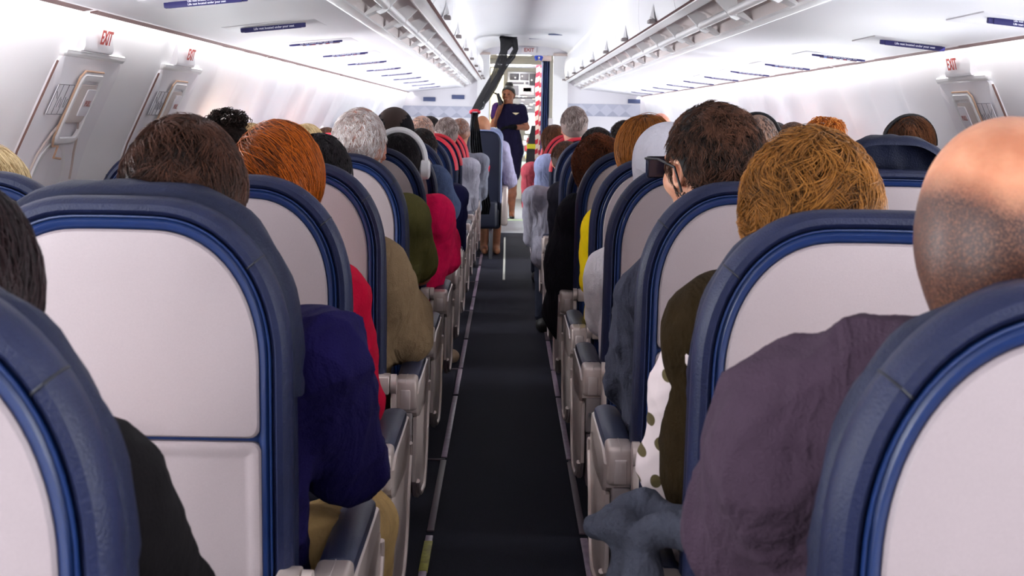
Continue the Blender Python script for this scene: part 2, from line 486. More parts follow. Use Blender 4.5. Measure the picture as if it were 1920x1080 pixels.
# ceiling: gently arched between the bins
def ceiling():
    xs = [-.36, -.345, -.30, -.22, -.05, .2, .45, .62, .70, .745, .76]
    zs = [1.98, 2.02, 2.06, 2.09, 2.115, 2.125, 2.115, 2.09, 2.06, 2.02, 1.98]
    ys = list(np.arange(Y0, YB + .01, .05))
    V = []; F = []
    for y in ys:
        ph = ((y + 3) % 1.6) / 1.6
        g = .010 * math.exp(-((ph - .5) / .02) ** 2) + .006 * math.exp(-((ph - .62) / .02) ** 2)
        for x, z in zip(xs, zs): V.append((x, y, z + g))
    n = len(xs)
    for i in range(len(ys) - 1):
        for k in range(n - 1): F.append((i * n + k, (i + 1) * n + k, (i + 1) * n + k + 1, i * n + k + 1))
    o = link('ceiling', make_mesh('ceiling', V, F, True, 60), M_CEIL); o['kind'] = 'structure'
ceiling()

# side walls with moulded panels
def wall(side, name):
    zs = sorted(set(list(np.linspace(0, 1.53, 34)) + [1.545]))
    ys = np.arange(Y0, 17.9, .04)
    V = []; F = []
    for y in ys:
        ph = abs(((y - .25) / .53) % 1.0 - .5) * 2      # 0 centre .. 1 seam
        g = -.014 * (ph ** 6) if not (3.6 < y < 5.9) else 0
        for z in zs:
            V.append((wall_x(side, z, -g * -1 * min(1, z * 2) if g else 0), y, z))
    n = len(zs)
    for i in range(len(ys) - 1):
        for k in range(n - 1):
            q = (i * n + k, i * n + k + 1, (i + 1) * n + k + 1, (i + 1) * n + k)
            F.append(q if side < 0 else q[::-1])
    o = link(name, make_mesh(name, V, F, True, 60), M_WALL); o['kind'] = 'structure'
wall(-1, 'wall_left'); wall(1, 'wall_right')

# overhead bins (each bin a thing), service channel, service panels
def prof_strip(name, prof, y0, y1, m, parent=None, thick=None, ys=None, sharp=35):
    mb = MB(); n = len(prof)
    ys = ys or [y0, y1]
    V = [(x, y, z) for y in ys for x, z in prof]; F = []
    for i in range(len(ys) - 1):
        for k in range(n - 1): F.append((i * n + k, (i + 1) * n + k, (i + 1) * n + k + 1, i * n + k + 1))
    mb.add(V, F)
    return mb.build(name, m, parent, sharp=sharp)

def mir(side, pts):                        # left-hand profile mirrored about the cabin's centre line
    return pts if side < 0 else [(a(x), z) for x, z in pts]
def a(x):                                  # left X -> right X (the bins are almost symmetric about .19)
    return float(np.interp(-x, [.30, .33, .57, 1.22, 1.42], [.68, .70, .93, 1.65, 1.85]))

def bin_profile(side):
    return mir(side, [(-.318, 1.712), (-.310, 1.730), (-.300, 1.77), (-.297, 1.83), (-.302, 1.89), (-.318, 1.95), (-.345, 1.995), (-.42, 2.02)])
def rounded(p, k=3): return p
BIN_L = 1.55
for side, sname in ((-1, 'left'), (1, 'right')):
    y = -1.9; i = 0
    while y < YB - .3:
        y1 = min(y + BIN_L, YB - .02)
        lab = f"white overhead bin on the {sname} side, {['first','second','third','fourth','fifth','sixth','seventh','eighth','ninth','tenth','eleventh','twelfth','thirteenth'][i]} along the row"
        r = empty('overhead_bin', (0, y, 0), lab, 'overhead bin', f'overhead bins on the {sname}')
        pr = bin_profile(side); L = y1 - y - .008
        back = mir(side, [(-.42, 2.02), (-.42, 1.735), (-.318, 1.712)])
        # door: closed body with end caps
        mb = MB(); ring0 = [(x, 0.004, z) for x, z in pr] + [(back[1][0], .004, back[1][1])]
        ring1 = [(x, L, z) for x, _, z in ring0]
        mb.loft([ring0, ring1], True, True).build('bin_door', M_BIN, r)
        xl = -.300 if side < 0 else a(-.300)
        s2 = 1 if side < 0 else -1
        # latch: dark cup under a scooped handle
        mb = MB(); hx = xl + s2 * .006
        mb.box((min(hx - .012 * s2, hx + .02 * s2), L * .5 - .05, 1.705), (max(hx - .012 * s2, hx + .02 * s2), L * .5 + .05, 1.722), .004)
        lt = mb.build('bin_latch', M_SILVER2, r)
        mb = MB(); V = []
        x0 = xl
        V = [(x0, L * .5 - .04, 1.722), (x0, L * .5 + .04, 1.722), (x0 + s2 * .018, L * .5 + .035, 1.735), (x0 + s2 * .018, L * .5 - .035, 1.735), (x0 + s2 * .003, L * .5, 1.80)]
        mb.add(V, [(0, 1, 2, 3), (3, 2, 4), (0, 3, 4), (1, 4, 2)])
        mb.build('handle_scoop', M_WHITE, lt)
        y += BIN_L; i += 1
    # structure under the bins
    lip = prof_strip(f'trim_{1 if side < 0 else 2}', mir(side, [(-.322, 1.712), (-.330, 1.700), (-.345, 1.694), (-.37, 1.690), (-.385, 1.70), (-.385, 1.735)]), Y0, YB, M_WHITE); lip['kind'] = 'structure'
    gap = prof_strip(f'trim_{3 if side < 0 else 4}', mir(side, [(-.312, 1.7085), (-.325, 1.7035)]), Y0, YB, M_GAP); gap['kind'] = 'structure'
    bay = prof_strip(f'trim_{5 if side < 0 else 6}', mir(side, [(-.385, 1.735), (-.43, 1.735), (-.50, 1.70), (-.53, 1.66), (-.53, 1.62)]), Y0, YB, M_BAY); bay['kind'] = 'structure'
    lip2 = prof_strip(f'trim_{7 if side < 0 else 8}', mir(side, [(-.53, 1.62), (-.522, 1.606), (-.545, 1.600), (-.562, 1.603), (-.568, 1.612)]), Y0, YB, M_WHITE); lip2['kind'] = 'structure'
    psu = prof_strip(f'trim_{9 if side < 0 else 10}', mir(side, [(-.572, 1.606), (-.70, 1.592), (-.90, 1.573), (-1.10, 1.548), (-1.19, 1.537), (-1.20, 1.545), (-1.20, 1.575)]), Y0, YB + .6, M_PSU); psu['kind'] = 'structure'
    gp = prof_strip(f'trim_{11 if side < 0 else 12}', mir(side, [(-.566, 1.6115), (-.573, 1.6105)]), Y0, YB, M_GAP); gp['kind'] = 'structure'
    top = prof_strip(f'trim_{13 if side < 0 else 14}', mir(side, [(-.42, 2.02), (-.36, 1.99), (-.345, 2.03)]), Y0, YB, M_WHITE); top['kind'] = 'structure'
    # dark gap between service panels and side wall, broken by white clips
    yy = -2.0; pitch = 3.05; segs = []
    while yy < 17.5: segs.append((yy, min(yy + pitch - .06, 17.6))); yy += pitch
    mb = MB()
    for y0_, y1_ in segs:
        P = mir(side, [(-1.188, 1.5385), (-1.222, 1.531), (-1.222, 1.541), (-1.188, 1.548)])
        mb.loft([[(x, y0_, z) for x, z in P], [(x, y1_, z) for x, z in P]], True, True)
    g2 = mb.build(f'trim_{15 if side < 0 else 16}', M_GAP, smooth=False); g2['kind'] = 'structure'
    P = mir(side, [(-1.18, 1.543), (-1.235, 1.532), (-1.235, 1.56), (-1.18, 1.565)])
    g3 = MB().loft([[(x, Y0, z) for x, z in P], [(x, 17.8, z) for x, z in P]], True, True).build(f'trim_{17 if side < 0 else 18}', M_WHITE, smooth=False); g3['kind'] = 'structure'

    # handrail and brackets in the channel
    rail = empty('handrail', (0, 0, 0), f'long white handrail tube in the channel under the {sname} bins', 'handrail')
    hx = -.455 if side < 0 else a(-.455)
    MB().tube([(hx, Y0, 1.655), (hx, YB, 1.655)], .016, 14).build('rail_tube', M_WHITE, rail)
    yb = .4
    while yb < YB - .2:
        mb = MB()
        P0 = mir(side, [(-.43, 1.72), (-.475, 1.70), (-.49, 1.63), (-.475, 1.622), (-.452, 1.632), (-.43, 1.66), (-.39, 1.70)])
        mb.loft([[(x, yb - .012, z) for x, z in P0], [(x, yb + .012, z) for x, z in P0]], True, True)
        P1 = mir(side, [(-.47, 1.640), (-.53, 1.612), (-.53, 1.622), (-.475, 1.665)])
        mb.loft([[(x, yb - .05, z) for x, z in P1], [(x, yb + .05, z) for x, z in P1]], True, True)
        mb.build('rail_bracket', M_WHITE, rail)
        yb += .80
    # cove light along the top of the bins
    cx = -.352 if side < 0 else .752
    cl = MB().box((cx - .012, Y0, 2.035), (cx + .012, YB - .1, 2.052)).build('cove_light', mat('cove lamp', '#ffffff', emit='#fff6f2', estr=COVE_STRENGTH), smooth=False)
    tag(cl, f'thin white cove light strip above the {sname} overhead bins', 'light')

# service units with placards
M_LAMPW = mat('reading lamp lens', '#e8ecf5', .2, emit='#ffffff', estr=.3)
M_LAMPB = mat('reading lamp blue', '#9fc0f5', .2, emit='#a8c8ff', estr=.3)
M_ICON = mat('sign red', '#c8483c', .3)
M_ICONBG = mat('sign strip brown', '#8a7470', .5)
ORD = ['nearest', 'second', 'third', 'fourth', 'fifth', 'sixth', 'seventh', 'eighth', 'ninth', 'tenth', 'eleventh', 'twelfth', 'thirteenth']
for side, sname in ((-1, 'left'), (1, 'right')):
    for i in range(11):
        y = 4.02 + 1.16 * i
        xm = -.87 if side < 0 else 1.49
        if side < 0: zt = float(np.interp(-xm, [.57, .9, 1.2], [1.606, 1.573, 1.537])); slope = (1.606 - 1.537) / .63
        else: zt = 1.555; slope = -.097
        if side > 0: zt = float(np.interp(xm, [.93, 1.30, 1.65], [1.606, 1.573, 1.537]))
        r = empty('service_unit', (xm, y, zt), f'flush service unit under the {sname} bins with life vest placard, {ORD[i]} from the camera', 'service unit', f'service units on the {sname}')
        ang = -math.atan(slope); r.rotation_euler = (0, ang, 0)
        MB().box((-.17, -.10, -.004), (.17, .24, .012), .003).build('unit_plate', M_PSU, r)
        pl = MB().box((-.105, -.002, -.022), (.105, .003, .001), .001).box((-.12, .003, -.020), (.12, .022, .0), .004).build('placard', M_PLAC, r)
        if i > 1: pl.scale = (1, 1, .6)
        lines = ((-.0065, .0082), (-.0155, .0082)) if i == 0 else ((-.0115, .0112),)
        for zz, sz in lines:
            t = link('lettering', text_mesh('Life vest located under your seat', sz), M_TEXTW, pl)
            t.matrix_local = frame_matrix((.005, -.0027, zz), (1, 0, 0), (0, 0, 1))
        s = MB().box((-.07, .075, -.012), (.10, .088, -.002), .002).build('sign_strip', M_ICONBG, r)
        for kx, mm, nm in ((-.045, M_LAMPB, 'reading_lamp'), (-.018, M_ICON, 'sign_icon'), (-.002, M_LAMPW, 'reading_lamp'), (.028, M_LAMPW, 'reading_lamp'), (.045, M_ICON, 'sign_icon'), (.062, M_LAMPW, 'reading_lamp')):
            MB().box((kx - .007, .0735, -.0105), (kx + .007, .0755, -.0035), .0005).build(nm, mm, s)

# exits, windows
def wpt(side, y, z, off): return (wall_x(side, z, off), y, z)
def wall_patch(side, outline, off, bev=.004, ins=.006, m=None, name='patch', parent=None, hollow=None, thick=.012):
    """slab that follows the curved side wall; outline = (y, z) points"""
    cy = sum(p[0] for p in outline) / len(outline); cz = sum(p[1] for p in outline) / len(outline)
    w = max(p[0] for p in outline) - min(p[0] for p in outline); hh = max(p[1] for p in outline) - min(p[1] for p in outline)
    def ring(d, o):
        return [wpt(side, cy + (p[0] - cy) * (1 - 2 * d / w), cz + (p[1] - cz) * (1 - 2 * d / hh), o) for p in outline]
    if hollow is None:
        rings = [ring(0, off - thick), ring(0, off - bev), ring(bev, off)]
        dmax = min(w, hh) / 2
        for f in (.2, .4, .6, .8, .97): rings.append(ring(dmax * f if dmax * f > bev else bev * 1.5, off))
        mb = MB().loft(rings, False, True)
    else:
        mb = MB().loft([ring(0, off - thick), ring(0, off - bev), ring(bev, off), ring(hollow - bev, off), ring(hollow, off - bev), ring(hollow, off - thick)], False, False)
    return mb.build(name, m, parent, sharp=40)
def rrect(y0, y1, z0, z1, r, n=6, sub=5):
    P = []
    for cx_, cz_, a0 in ((y1 - r, z1 - r, 0), (y0 + r, z1 - r, 90), (y0 + r, z0 + r, 180), (y1 - r, z0 + r, 270)):
        for k in range(n + 1):
            t = math.radians(a0 + 90 * k / n); P.append((cx_ + r * math.cos(t), cz_ + r * math.sin(t)))
    out = []
    for i, p in enumerate(P):
        q = P[(i + 1) % len(P)]; d = math.hypot(q[0] - p[0], q[1] - p[1]); out.append(p)
        if sub and d > .06:
            m_ = int(d / .05)
            for j in range(1, m_): out.append((p[0] + (q[0] - p[0]) * j / m_, p[1] + (q[1] - p[1]) * j / m_))
    return out
M_SKY = mat('bright window', '#ffffff', .2, emit='#f6faff', estr=WINDOW_STRENGTH)
M_SHADE = mat('window shade', '#dcd5d5', .6)
M_LINE = mat('tan seam', '#c9a58c', .7)
wn = 1
def window(side, yc, zc=.945, shade=False, arc=False, parent=None):
    global wn
    r = empty(f'window_{wn}', (0, 0, 0), None, None); r['kind'] = 'structure'; wn += 1
    if parent: r.parent = parent
    wall_patch(side, rrect(yc - .155, yc + .155, zc - .215, zc + .215, .13), .016, m=M_WHITE, name='window_frame', parent=r, hollow=.03, bev=.008, thick=.03)
    wall_patch(side, rrect(yc - .128, yc + .128, zc - .188, zc + .188, .105), .004, bev=.001, m=M_SKY, name='window_pane', parent=r)
    if shade: wall_patch(side, rrect(yc - .122, yc + .122, zc + .10, zc + .183, .06), .010, bev=.002, m=M_SHADE, name='window_shade', parent=r)
    return r
Mword = {-1: 'left', 1: 'right'}
def exit_door(side, y0, y1, ztop, n, label_rest):
    d = empty(f'door_{n}', (0, 0, 0), None, None); d['kind'] = 'structure'
    wall_patch(side, rrect(y0, y1, .52, ztop, .05), .012, bev=.005, m=mat('exit plastic', '#f0edf1', .5), name='exit_panel', parent=d, thick=.03)
    # dark seam round the panel
    for yy, m_ in ((y0 - .008, mat('dark seam', '#7a5a54', .7)),):
        MB().tube([wpt(side, yy, z, .012) for z in np.linspace(.55, ztop - .02, 24)], .0035, 6).build('door_seam', m_, d)
    yc = (y0 + y1) / 2
    # handle recess
    h0 = y0 + .22; z0 = ztop - .15
    wall_patch(side, rrect(h0, h0 + .22, z0 - .11, z0 + .10, .03), .032, bev=.004, m=M_WHITE, name='handle_frame', parent=d, hollow=.022)
    ln = MB().tube([wpt(side, h0 + .20, z0 + .108, .026)] + [wpt(side, h0 + .02, z0 + .108, .026), wpt(side, h0 - .008, z0 + .09, .026), wpt(side, h0 - .008, z0 - .085, .026), wpt(side, h0 + .02, z0 - .115, .026), wpt(side, h0 + .07, z0 - .115, .026), wpt(side, h0 + .07, z0 - .15, .026), wpt(side, h0 + .14, z0 - .155, .026)], .0035, 6)
    ln.build('handle_seam', M_LINE, d)
    wall_patch(side, rrect(h0 + .03, h0 + .19, z0 - .045, z0 + .07, .015), .030, bev=.003, m=mat('handle cream', '#d6cbc5', .5), name='door_handle', parent=d)
    lab = wall_patch(side, rrect(h0 + .10, h0 + .185, z0 - .025, z0 + .055, .006), .034, bev=.001, m=mat('label white', '#ece9ee', .5), name='pull_label', parent=d, thick=.004)
    sgn = -side
    def text_on(txt, y, z, size, m_, off, sc=(1, 1)):
        me = text_mesh(txt, size)
        x0 = wall_x(side, z - .02, off); x1 = wall_x(side, z + .02, off)
        up = Vector((x1 - x0, 0, .04)).normalized(); right = Vector((0, -side * -1, 0)) if side < 0 else Vector((0, -1, 0))
        right = Vector((0, 1, 0)) if side < 0 else Vector((0, -1, 0))
        t = link('lettering', me, m_, d); t.matrix_local = frame_matrix(wpt(side, y, z, off), right, up) @ Matrix.Diagonal((sc[0], sc[1], 1, 1))
    text_on('PULL', h0 + .142, z0 + .012, .026, mat('pull print', '#b9837f', .6), .0365)
    # instruction diagram: outline, figure marks
    mb = MB(); a0, a1, b0, b1 = h0 - .16, h0 - .02, z0 - .02, z0 + .065
    wall_patch(side, rrect(a0, a1, b0, b1, .004), .0235, bev=.0005, m=mat('label white', '#ece9ee'), name='instruction_label', parent=d, thick=.003)
    for p, q in (((a0, b0), (a1, b0)), ((a1, b0), (a1, b1)), ((a1, b1), (a0, b1)), ((a0, b1), (a0, b0)), ((a0 + .04, b0), (a0 + .04, b1)), ((a0 + .09, b0), (a0 + .09, b1)),
                 ((a0 + .008, b1 - .02), (a0 + .03, b1 - .04)), ((a0 + .055, b0 + .02), (a0 + .062, b0 + .05)), ((a0 + .07, b0 + .045), (a0 + .08, b0 + .02)), ((a0 + .105, b0 + .05), (a0 + .112, b0 + .02)), ((a0 + .12, b0 + .02), (a0 + .127, b0 + .045))):
        mb.tube([wpt(side, *p, .0245), wpt(side, *q, .0245)], .0009, 5)
    mb.build('instruction_print', M_GREYT, d)
    # lintel and protruding EXIT housing
    wall_patch(side, rrect(y0 + .02, y1, ztop - .006, ztop + .018, .01), .018, bev=.006, m=M_WHITE, name='door_lintel', parent=d, thick=.03)
    mb = MB(); e0, e1 = y0 + .15, y0 + .44
    zt, zb_ = ztop + .108, ztop + .016
    rg = []
    for (z, off, dy) in ((zt, -.01, .03), (zt - .01, .006, .02), (zb_ + .012, .026, 0), (zb_, .024, 0), (zb_ - .004, .0, 0)):
        rg.append([wpt(side, e0 + dy + (e1 - e0 - 2 * dy) * k / 6, z, off) for k in range(7)])
    mb.loft(rg, False, False, closed=False)
    for e in (0, -1): mb.add([r_[e] for r_ in rg], [tuple(range(5))])
    mb.build('exit_housing', mat('exit housing', '#e2dfe3', .5), d)
    zz = (zt + zb_) / 2 - .004
    text_on('EXIT', (e0 + e1) / 2 + .03, zz, .060, M_REDT, .030, (.9, 1))
    if side: window(side, yc, .945, shade=True)
    # moulded arch above the window
    pts = [wpt(side, yc + .22 * math.cos(t), .93 + .30 * math.sin(t), .022) for t in np.linspace(math.radians(20), math.radians(180), 18)]
    MB().tube(pts, .004, 6).build('window_arch', mat('arch line', '#c4b4ae', .6), d)
exit_door(-1, 3.90, 4.53, 1.405, 1, ''); exit_door(-1, 5.03, 5.67, 1.405, 2, ''); exit_door(1, 4.86, 5.46, 1.415, 3, '')
for side in (-1, 1):
    for yc in [-2.2, -1.4, -.6, .2, 1.0, 1.8, 2.6, 3.3] + [6.3 + .8 * i for i in range(13)]: window(side, yc)
    if side > 0: window(1, 4.25)

# ================================================================== FORWARD BULKHEAD AND GALLEY
def bulkhead():
    b = MB()
    # panel left and right of the doorway, header
    XL, XR = at(917, 200, YB).x, at(1036, 200, YB).x
    ZT = at(970, 103, YB).z
    M_BK = mat('bulkhead laminate', '#e6e3e8', .5)
    w = MB().box((-1.6, YB, 0), (XL, YB + .06, 2.2), .004).build('wall_front', M_BK); w['kind'] = 'structure'
    w = MB().box((XR, YB, 0), (2.0, YB + .06, 2.2), .004).build('wall_front_right', M_BK); w['kind'] = 'structure'
    w = MB().box((XL - .01, YB, ZT), (XR + .01, YB + .06, 2.2), .004).build('wall_header', M_BK); w['kind'] = 'structure'
    for i, (x0, x1) in enumerate(((XL - .15, XL), (XR, XR + .18))):
        c = MB().box((x0, YB - .05, 0), (x1, YB + .01, ZT - .0), .008).build(f'trim_{19 + i}', M_WHITE); c['kind'] = 'structure'
        c = MB().box((x0 - .005, YB - .06, ZT - .005), (x1 + .005, YB + .01, ZT + .025), .006).build(f'trim_{21 + i}', mat('beige cap', '#cbb9b2', .6)); c['kind'] = 'structure'
    # decorative band of triangles
    base = mat('band grey', '#c3c4d2', .6); dk = mat('band slate', '#a9abbd', .6); md = mat('band mid', '#b6b8c8', .6)
    for nm, x0, x1, sl in (('left', at(722, 197, YB).x, XL - .16, 0), ('right', XR + .19, 1.62, 0)):
        zt, zb = (at(722, 197, YB).z + .0, at(722, 218, YB).z) if nm == 'left' else (at(1170, 196, YB).z, at(1170, 219, YB).z)
        r = empty('wall_band', (0, 0, 0), f'grey decorative band of triangles on the bulkhead {nm} of the doorway', 'wall decoration')
        MB().box((x0, YB - .008, zb), (x1, YB, zt)).build('band_panel', base, r, smooth=False)
        w_ = .156; n_ = int((x1 - x0) / w_)
        mb = MB(); mc = MB(); H = zt - zb
        for k in range(n_):
            xx = x1 - (k + 1) * w_ if nm == 'left' else x0 + k * w_
            y_ = YB - .0095
            mb.add([(xx, y_, zb), (xx + w_, y_, zb), (xx + w_ / 2, y_, zb + H * .45)], [(0, 1, 2)])
            mc.add([(xx, y_, zt), (xx + w_ / 2, y_, zb + H * .5), (xx + w_, y_, zt)], [(0, 1, 2)])
        mb.build('dark_triangles', dk, r, smooth=False); mc.build('light_triangles', md, r, smooth=False)
    # small navy notices
    for px, py, w_, lab in ((805, 186, .15, 'small navy notice on the bulkhead, farther from the doorway'), (859, 182, .155, 'small navy notice on the bulkhead just left of the doorway'), (1189, 190, .15, 'small navy notice on the bulkhead right of the doorway')):
        p = at(px, py, YB - .01)
        o = MB().box((-w_ / 2, -.004, -.025), (w_ / 2, .004, .025), .001).build('notice_placard', M_PLAC2, loc=p); tag(o, lab, 'sign')
        for dz in (.011, 0, -.011):
            pass
    # placards on the ceiling ahead of the doorway
    p = at(1004, 69, 15.5)
    o = MB().box((-.07, -.003, -.024), (.07, .003, .024), .001).build('ceiling_placard', mat('placard purple', '#4a4478', .5), loc=p); tag(o, 'small purple placard hanging at the ceiling above the doorway', 'sign')
    o = MB().box((-.075, -.05, -.004), (.075, .05, .004), .001).build('ceiling_placard', M_PLAC2, loc=at(1042, 65, 14.4)); tag(o, 'flat narrow placard on the ceiling right of the purple one', 'sign')
    es = empty('exit_sign', at(992, 94, YB - .02), 'white exit sign with red letters above the doorway', 'exit sign')
    MB().box((-.09, -.008, -.035), (.09, .012, .035), .003).build('sign_plate', mat('sign plate', '#efe8ea', .5), es)
    t = link('lettering', text_mesh('EXIT', .06), M_REDT, es); t.matrix_local = frame_matrix((0, -.0095, 0), (1, 0, 0), (0, 0, 1))
    return XL, XR, ZT
XL, XR, ZT = bulkhead()

# galley beyond the doorway
def galley():
    XW0, XW1, YE = -.9, 1.5, 21.5
    M_G = mat('galley laminate', '#cfcfcb', .5); M_GS = mat('galley steel', '#9ea0a6', .3, metal=.8); M_GD = mat('galley dark', '#33313b', .5)
    w = MB().box((XW0 - .05, YB + .06, 0), (XW0, YE, 2.2)).build('wall_galley_left', mat('galley warm wall', '#d9c9a0', .6)); w['kind'] = 'structure'
    w = MB().box((XW1, YB + .06, 0), (XW1 + .05, YE, 2.2)).build('wall_galley_right', M_G); w['kind'] = 'structure'
    w = MB().box((XW0, YE, 0), (XW1, YE + .06, 2.3)).build('wall_galley_back', M_G); w['kind'] = 'structure'
    w = MB().box((-1.6, YB + .06, 2.14), (2.0, YE, 2.2)).build('ceiling_galley', M_CEIL); w['kind'] = 'structure'
    w = MB().box((-1.6, Y0, 2.2), (2.0, YE + .1, 2.26)).build('ceiling_outer', M_CEIL); w['kind'] = 'structure'
    yl = 19.2
    lampm = mat('galley lamp', '#ffffff', emit='#ffffff', estr=GALLEY_STRENGTH)
    p0, p1 = at(930, 110, 18.0), at(998, 122, 18.0)
    o = MB().box((p0.x, 17.9, 2.09), (p1.x, 19.0, 2.12), .004).build('galley_ceiling_light', lampm); tag(o, 'glowing white ceiling light over the entry behind the attendant', 'light')
    # equipment wall: frame, ovens, dials, bright counter
    g = empty('galley_unit', (0, 20.2, 0), 'grey galley unit of lockers and equipment seen behind the attendant', 'galley')
    Yg = 20.2
    def gx(px): return at(px, 200, Yg).x
    def gz(py): return at(975, py, Yg).z
    MB().box((gx(950), 0, gz(222)), (gx(1005), .5, gz(134)), .01).build('locker_frame', M_GS, g)
    for (x0, y0_, x1, y1_, m_) in ((955, 138, 972, 150, M_GD), (974, 138, 990, 150, mat('locker grey', '#6c6a74', .5)), (992, 138, 1003, 160, M_GD), (955, 153, 990, 158, mat('locker grey', '#6c6a74')), (974, 160, 1001, 178, mat('locker light', '#b9b6bf', .4)), (980, 164, 996, 172, mat('locker mauve', '#8d6a78', .5)), (955, 160, 972, 178, mat('locker grey', '#6c6a74')), (955, 182, 1003, 184, M_GD)):
        MB().box((gx(x0), -.03, gz(y1_)), (gx(x1), 0, gz(y0_)), .004).build('locker_door', m_, g)
    for px, py in ((965, 146), (978, 143), (983, 156), (996, 150), (998, 172)):
        MB().tube([(gx(px), -.05, gz(py)), (gx(px), -.02, gz(py))], .012, 10).build('round_knob', M_WHITE, g)
    rng = random.Random(3)
    for k in range(14):
        px = 968 + rng.random() * 34; py = 184 + rng.random() * 24
        MB().box((gx(px), -.02, gz(py)), (gx(px) + .05, 0, gz(py) + .03), .004).build('switch_block', rng.choice([M_G, M_GS, mat('locker light', '#b9b6bf')]), g)
    w_ = MB().box((gx(986), -.01, gz(250)), (gx(1006), .02, gz(212)), .004).build('lit_window', mat('galley window', '#ffffff', emit='#f4fbff', estr=1.5), g)
    MB().box((gx(980), -.05, gz(320)), (gx(1012), .45, gz(303)), .01).build('counter_top', mat('counter white', '#cfe3e3', .3), g)
    MB().box((gx(981), -.02, 0), (gx(1012), .45, gz(320)), .01).build('cart_front', mat('cart black', '#0c0c10', .4), g)
    for i, (px, py, c) in enumerate(((985, 268, '#c9c2cc'), (992, 262, '#7c1d2e'), (989, 278, '#b5343f'), (994, 284, '#2a2430'), (984, 288, '#b8c2cc'), (990, 293, '#d6c890'), (995, 270, '#e8e4ea'), (987, 258, '#cfd5da'))):
        o = MB().box((gx(px) - .03, Yg - .10 - .01 * (i % 3), gz(py) - .035), (gx(px) + .03, Yg - .06, gz(py) + .035), .006).build('galley_packet', mat('packet ' + c, c, .5))
        names = ['pale grey', 'dark red upper', 'bright red', 'black', 'pale blue', 'cream', 'white', 'light grey top']
        tag(o, f'{names[i]} packet stacked above the galley counter', 'packet', 'packets on the galley counter')
    # doorway lintel bar of the inner door
    o = MB().box((at(917, 120, 18.4).x, 18.35, at(960, 127, 18.4).z), (at(1018, 120, 18.4).x, 18.45, at(960, 121, 18.4).z), .01).build('trim_23', M_GS); o['kind'] = 'structure'
    # yellow side locker behind the attendant's phone arm
    o = MB().box((at(919, 200, 18.6).x, 18.6, 0), (at(943, 200, 18.6).x, 18.9, at(930, 128, 18.6).z), .01).build('galley_locker', mat('locker cream', '#d9cfa4', .5)); tag(o, 'tall cream locker behind the attendant left of the doorway', 'locker')
    # jumpseat back (dark with a yellow stripe), striped safety strap, navy door curtain
    p = at(996, 270, 18.2)
    j = empty('safety_vest', (p.x, 18.2, 0), 'black vest with a yellow band hanging by the striped strap', 'vest')
    z0_, z1_ = at(996, 312, 18.2).z, at(996, 235, 18.2).z
    MB().loft([[(-.07, 0, z0_), (.05, 0, z0_), (.05, .05, z0_), (-.07, .05, z0_)], [(-.05, 0, (z0_ + z1_) / 2), (.05, 0, (z0_ + z1_) / 2), (.05, .05, (z0_ + z1_) / 2), (-.05, .05, (z0_ + z1_) / 2)], [(.0, 0, z1_), (.05, 0, z1_), (.05, .05, z1_), (.0, .05, z1_)]], True, True).build('vest_body', M_DARK, j)
    MB().box((-.055, -.006, at(996, 279, 18.2).z), (.055, .0, at(996, 270, 18.2).z)).build('yellow_band', mat('hi vis yellow', '#b6b51f', .5), j)
    m = bpy.data.materials.new('striped strap'); m.use_nodes = True; nt = m.node_tree; bs = nt.nodes['Principled BSDF']
    tc = nt.nodes.new('ShaderNodeTexCoord'); mp = nt.nodes.new('ShaderNodeMapping'); mp.inputs['Rotation'].default_value = (0, math.radians(30), 0)
    wv = nt.nodes.new('ShaderNodeTexWave'); wv.bands_direction = 'Z'; wv.inputs['Scale'].default_value = 2.9; wv.wave_profile = 'SIN'
    rp = nt.nodes.new('ShaderNodeValToRGB'); rp.color_ramp.interpolation = 'CONSTANT'; rp.color_ramp.elements[0].color = lin('#c9b7b0'); rp.color_ramp.elements[1].color = lin('#a5172e'); rp.color_ramp.elements[1].position = .5
    nt.links.new(tc.outputs['Object'], mp.inputs[0]); nt.links.new(mp.outputs[0], wv.inputs[0]); nt.links.new(wv.outputs[0], rp.inputs[0]); nt.links.new(rp.outputs[0], bs.inputs['Base Color'])
    for i, (px, lab) in enumerate(((1007, 'red and white striped strap hanging in the doorway, left one of the pair'), (1015, 'red and white striped strap hanging in the doorway, right one of the pair'))):
        p = at(px, 200, 18.34); zt_, zb_ = at(px, 122, 18.34).z, at(px, 318, 18.34).z
        V = []; F = []
        for q in range(25):
            z = zb_ + (zt_ - zb_) * q / 24; dx = .006 * math.sin(q * .9 + i)
            V += [(-.024 + dx, 0, z), (.024 + dx, 0, z), (.024 + dx, .012, z), (-.024 + dx, .012, z)]
        mb = MB(); mb.loft([V[4 * q:4 * q + 4] for q in range(25)], True, True)
        o = mb.build('striped_strap', m, loc=(p.x, 18.34, 0)); tag(o, lab, 'strap', 'striped straps in the doorway')
    # navy curtain gathered at the right jamb
    p = at(1022, 190, 17.5); zt_, zb_ = at(1022, 112, 17.5).z, .005
    rg = []
    for q in range(12):
        z = zb_ + (zt_ - zb_) * q / 11
        rg.append([(-.05 + .1 * k / 12, .03 * math.sin(k * 1.9 + q * .1), z) for k in range(13)] + [(.05 - .1 * k / 12, .05 + .03 * math.sin((12 - k) * 1.9 + q * .1), z) for k in range(13)])
    o = MB().loft(rg, True, True).build('door_curtain', mat('navy curtain', '#3c4a78', .8), loc=(p.x, 17.5, 0)); tag(o, 'navy curtain gathered at the right edge of the doorway', 'curtain')
    o = MB().box((at(1012, 100, 17.42).x, 17.40, at(1012, 114, 17.42).z), (at(1034, 100, 17.42).x, 17.6, at(1012, 104, 17.42).z), .01).build('curtain_header', mat('beige cap', '#cbb9b2')); tag(o, 'beige bracket above the gathered navy curtain', 'bracket')
    bm = MB(); c = at(1010, 107, 17.3)
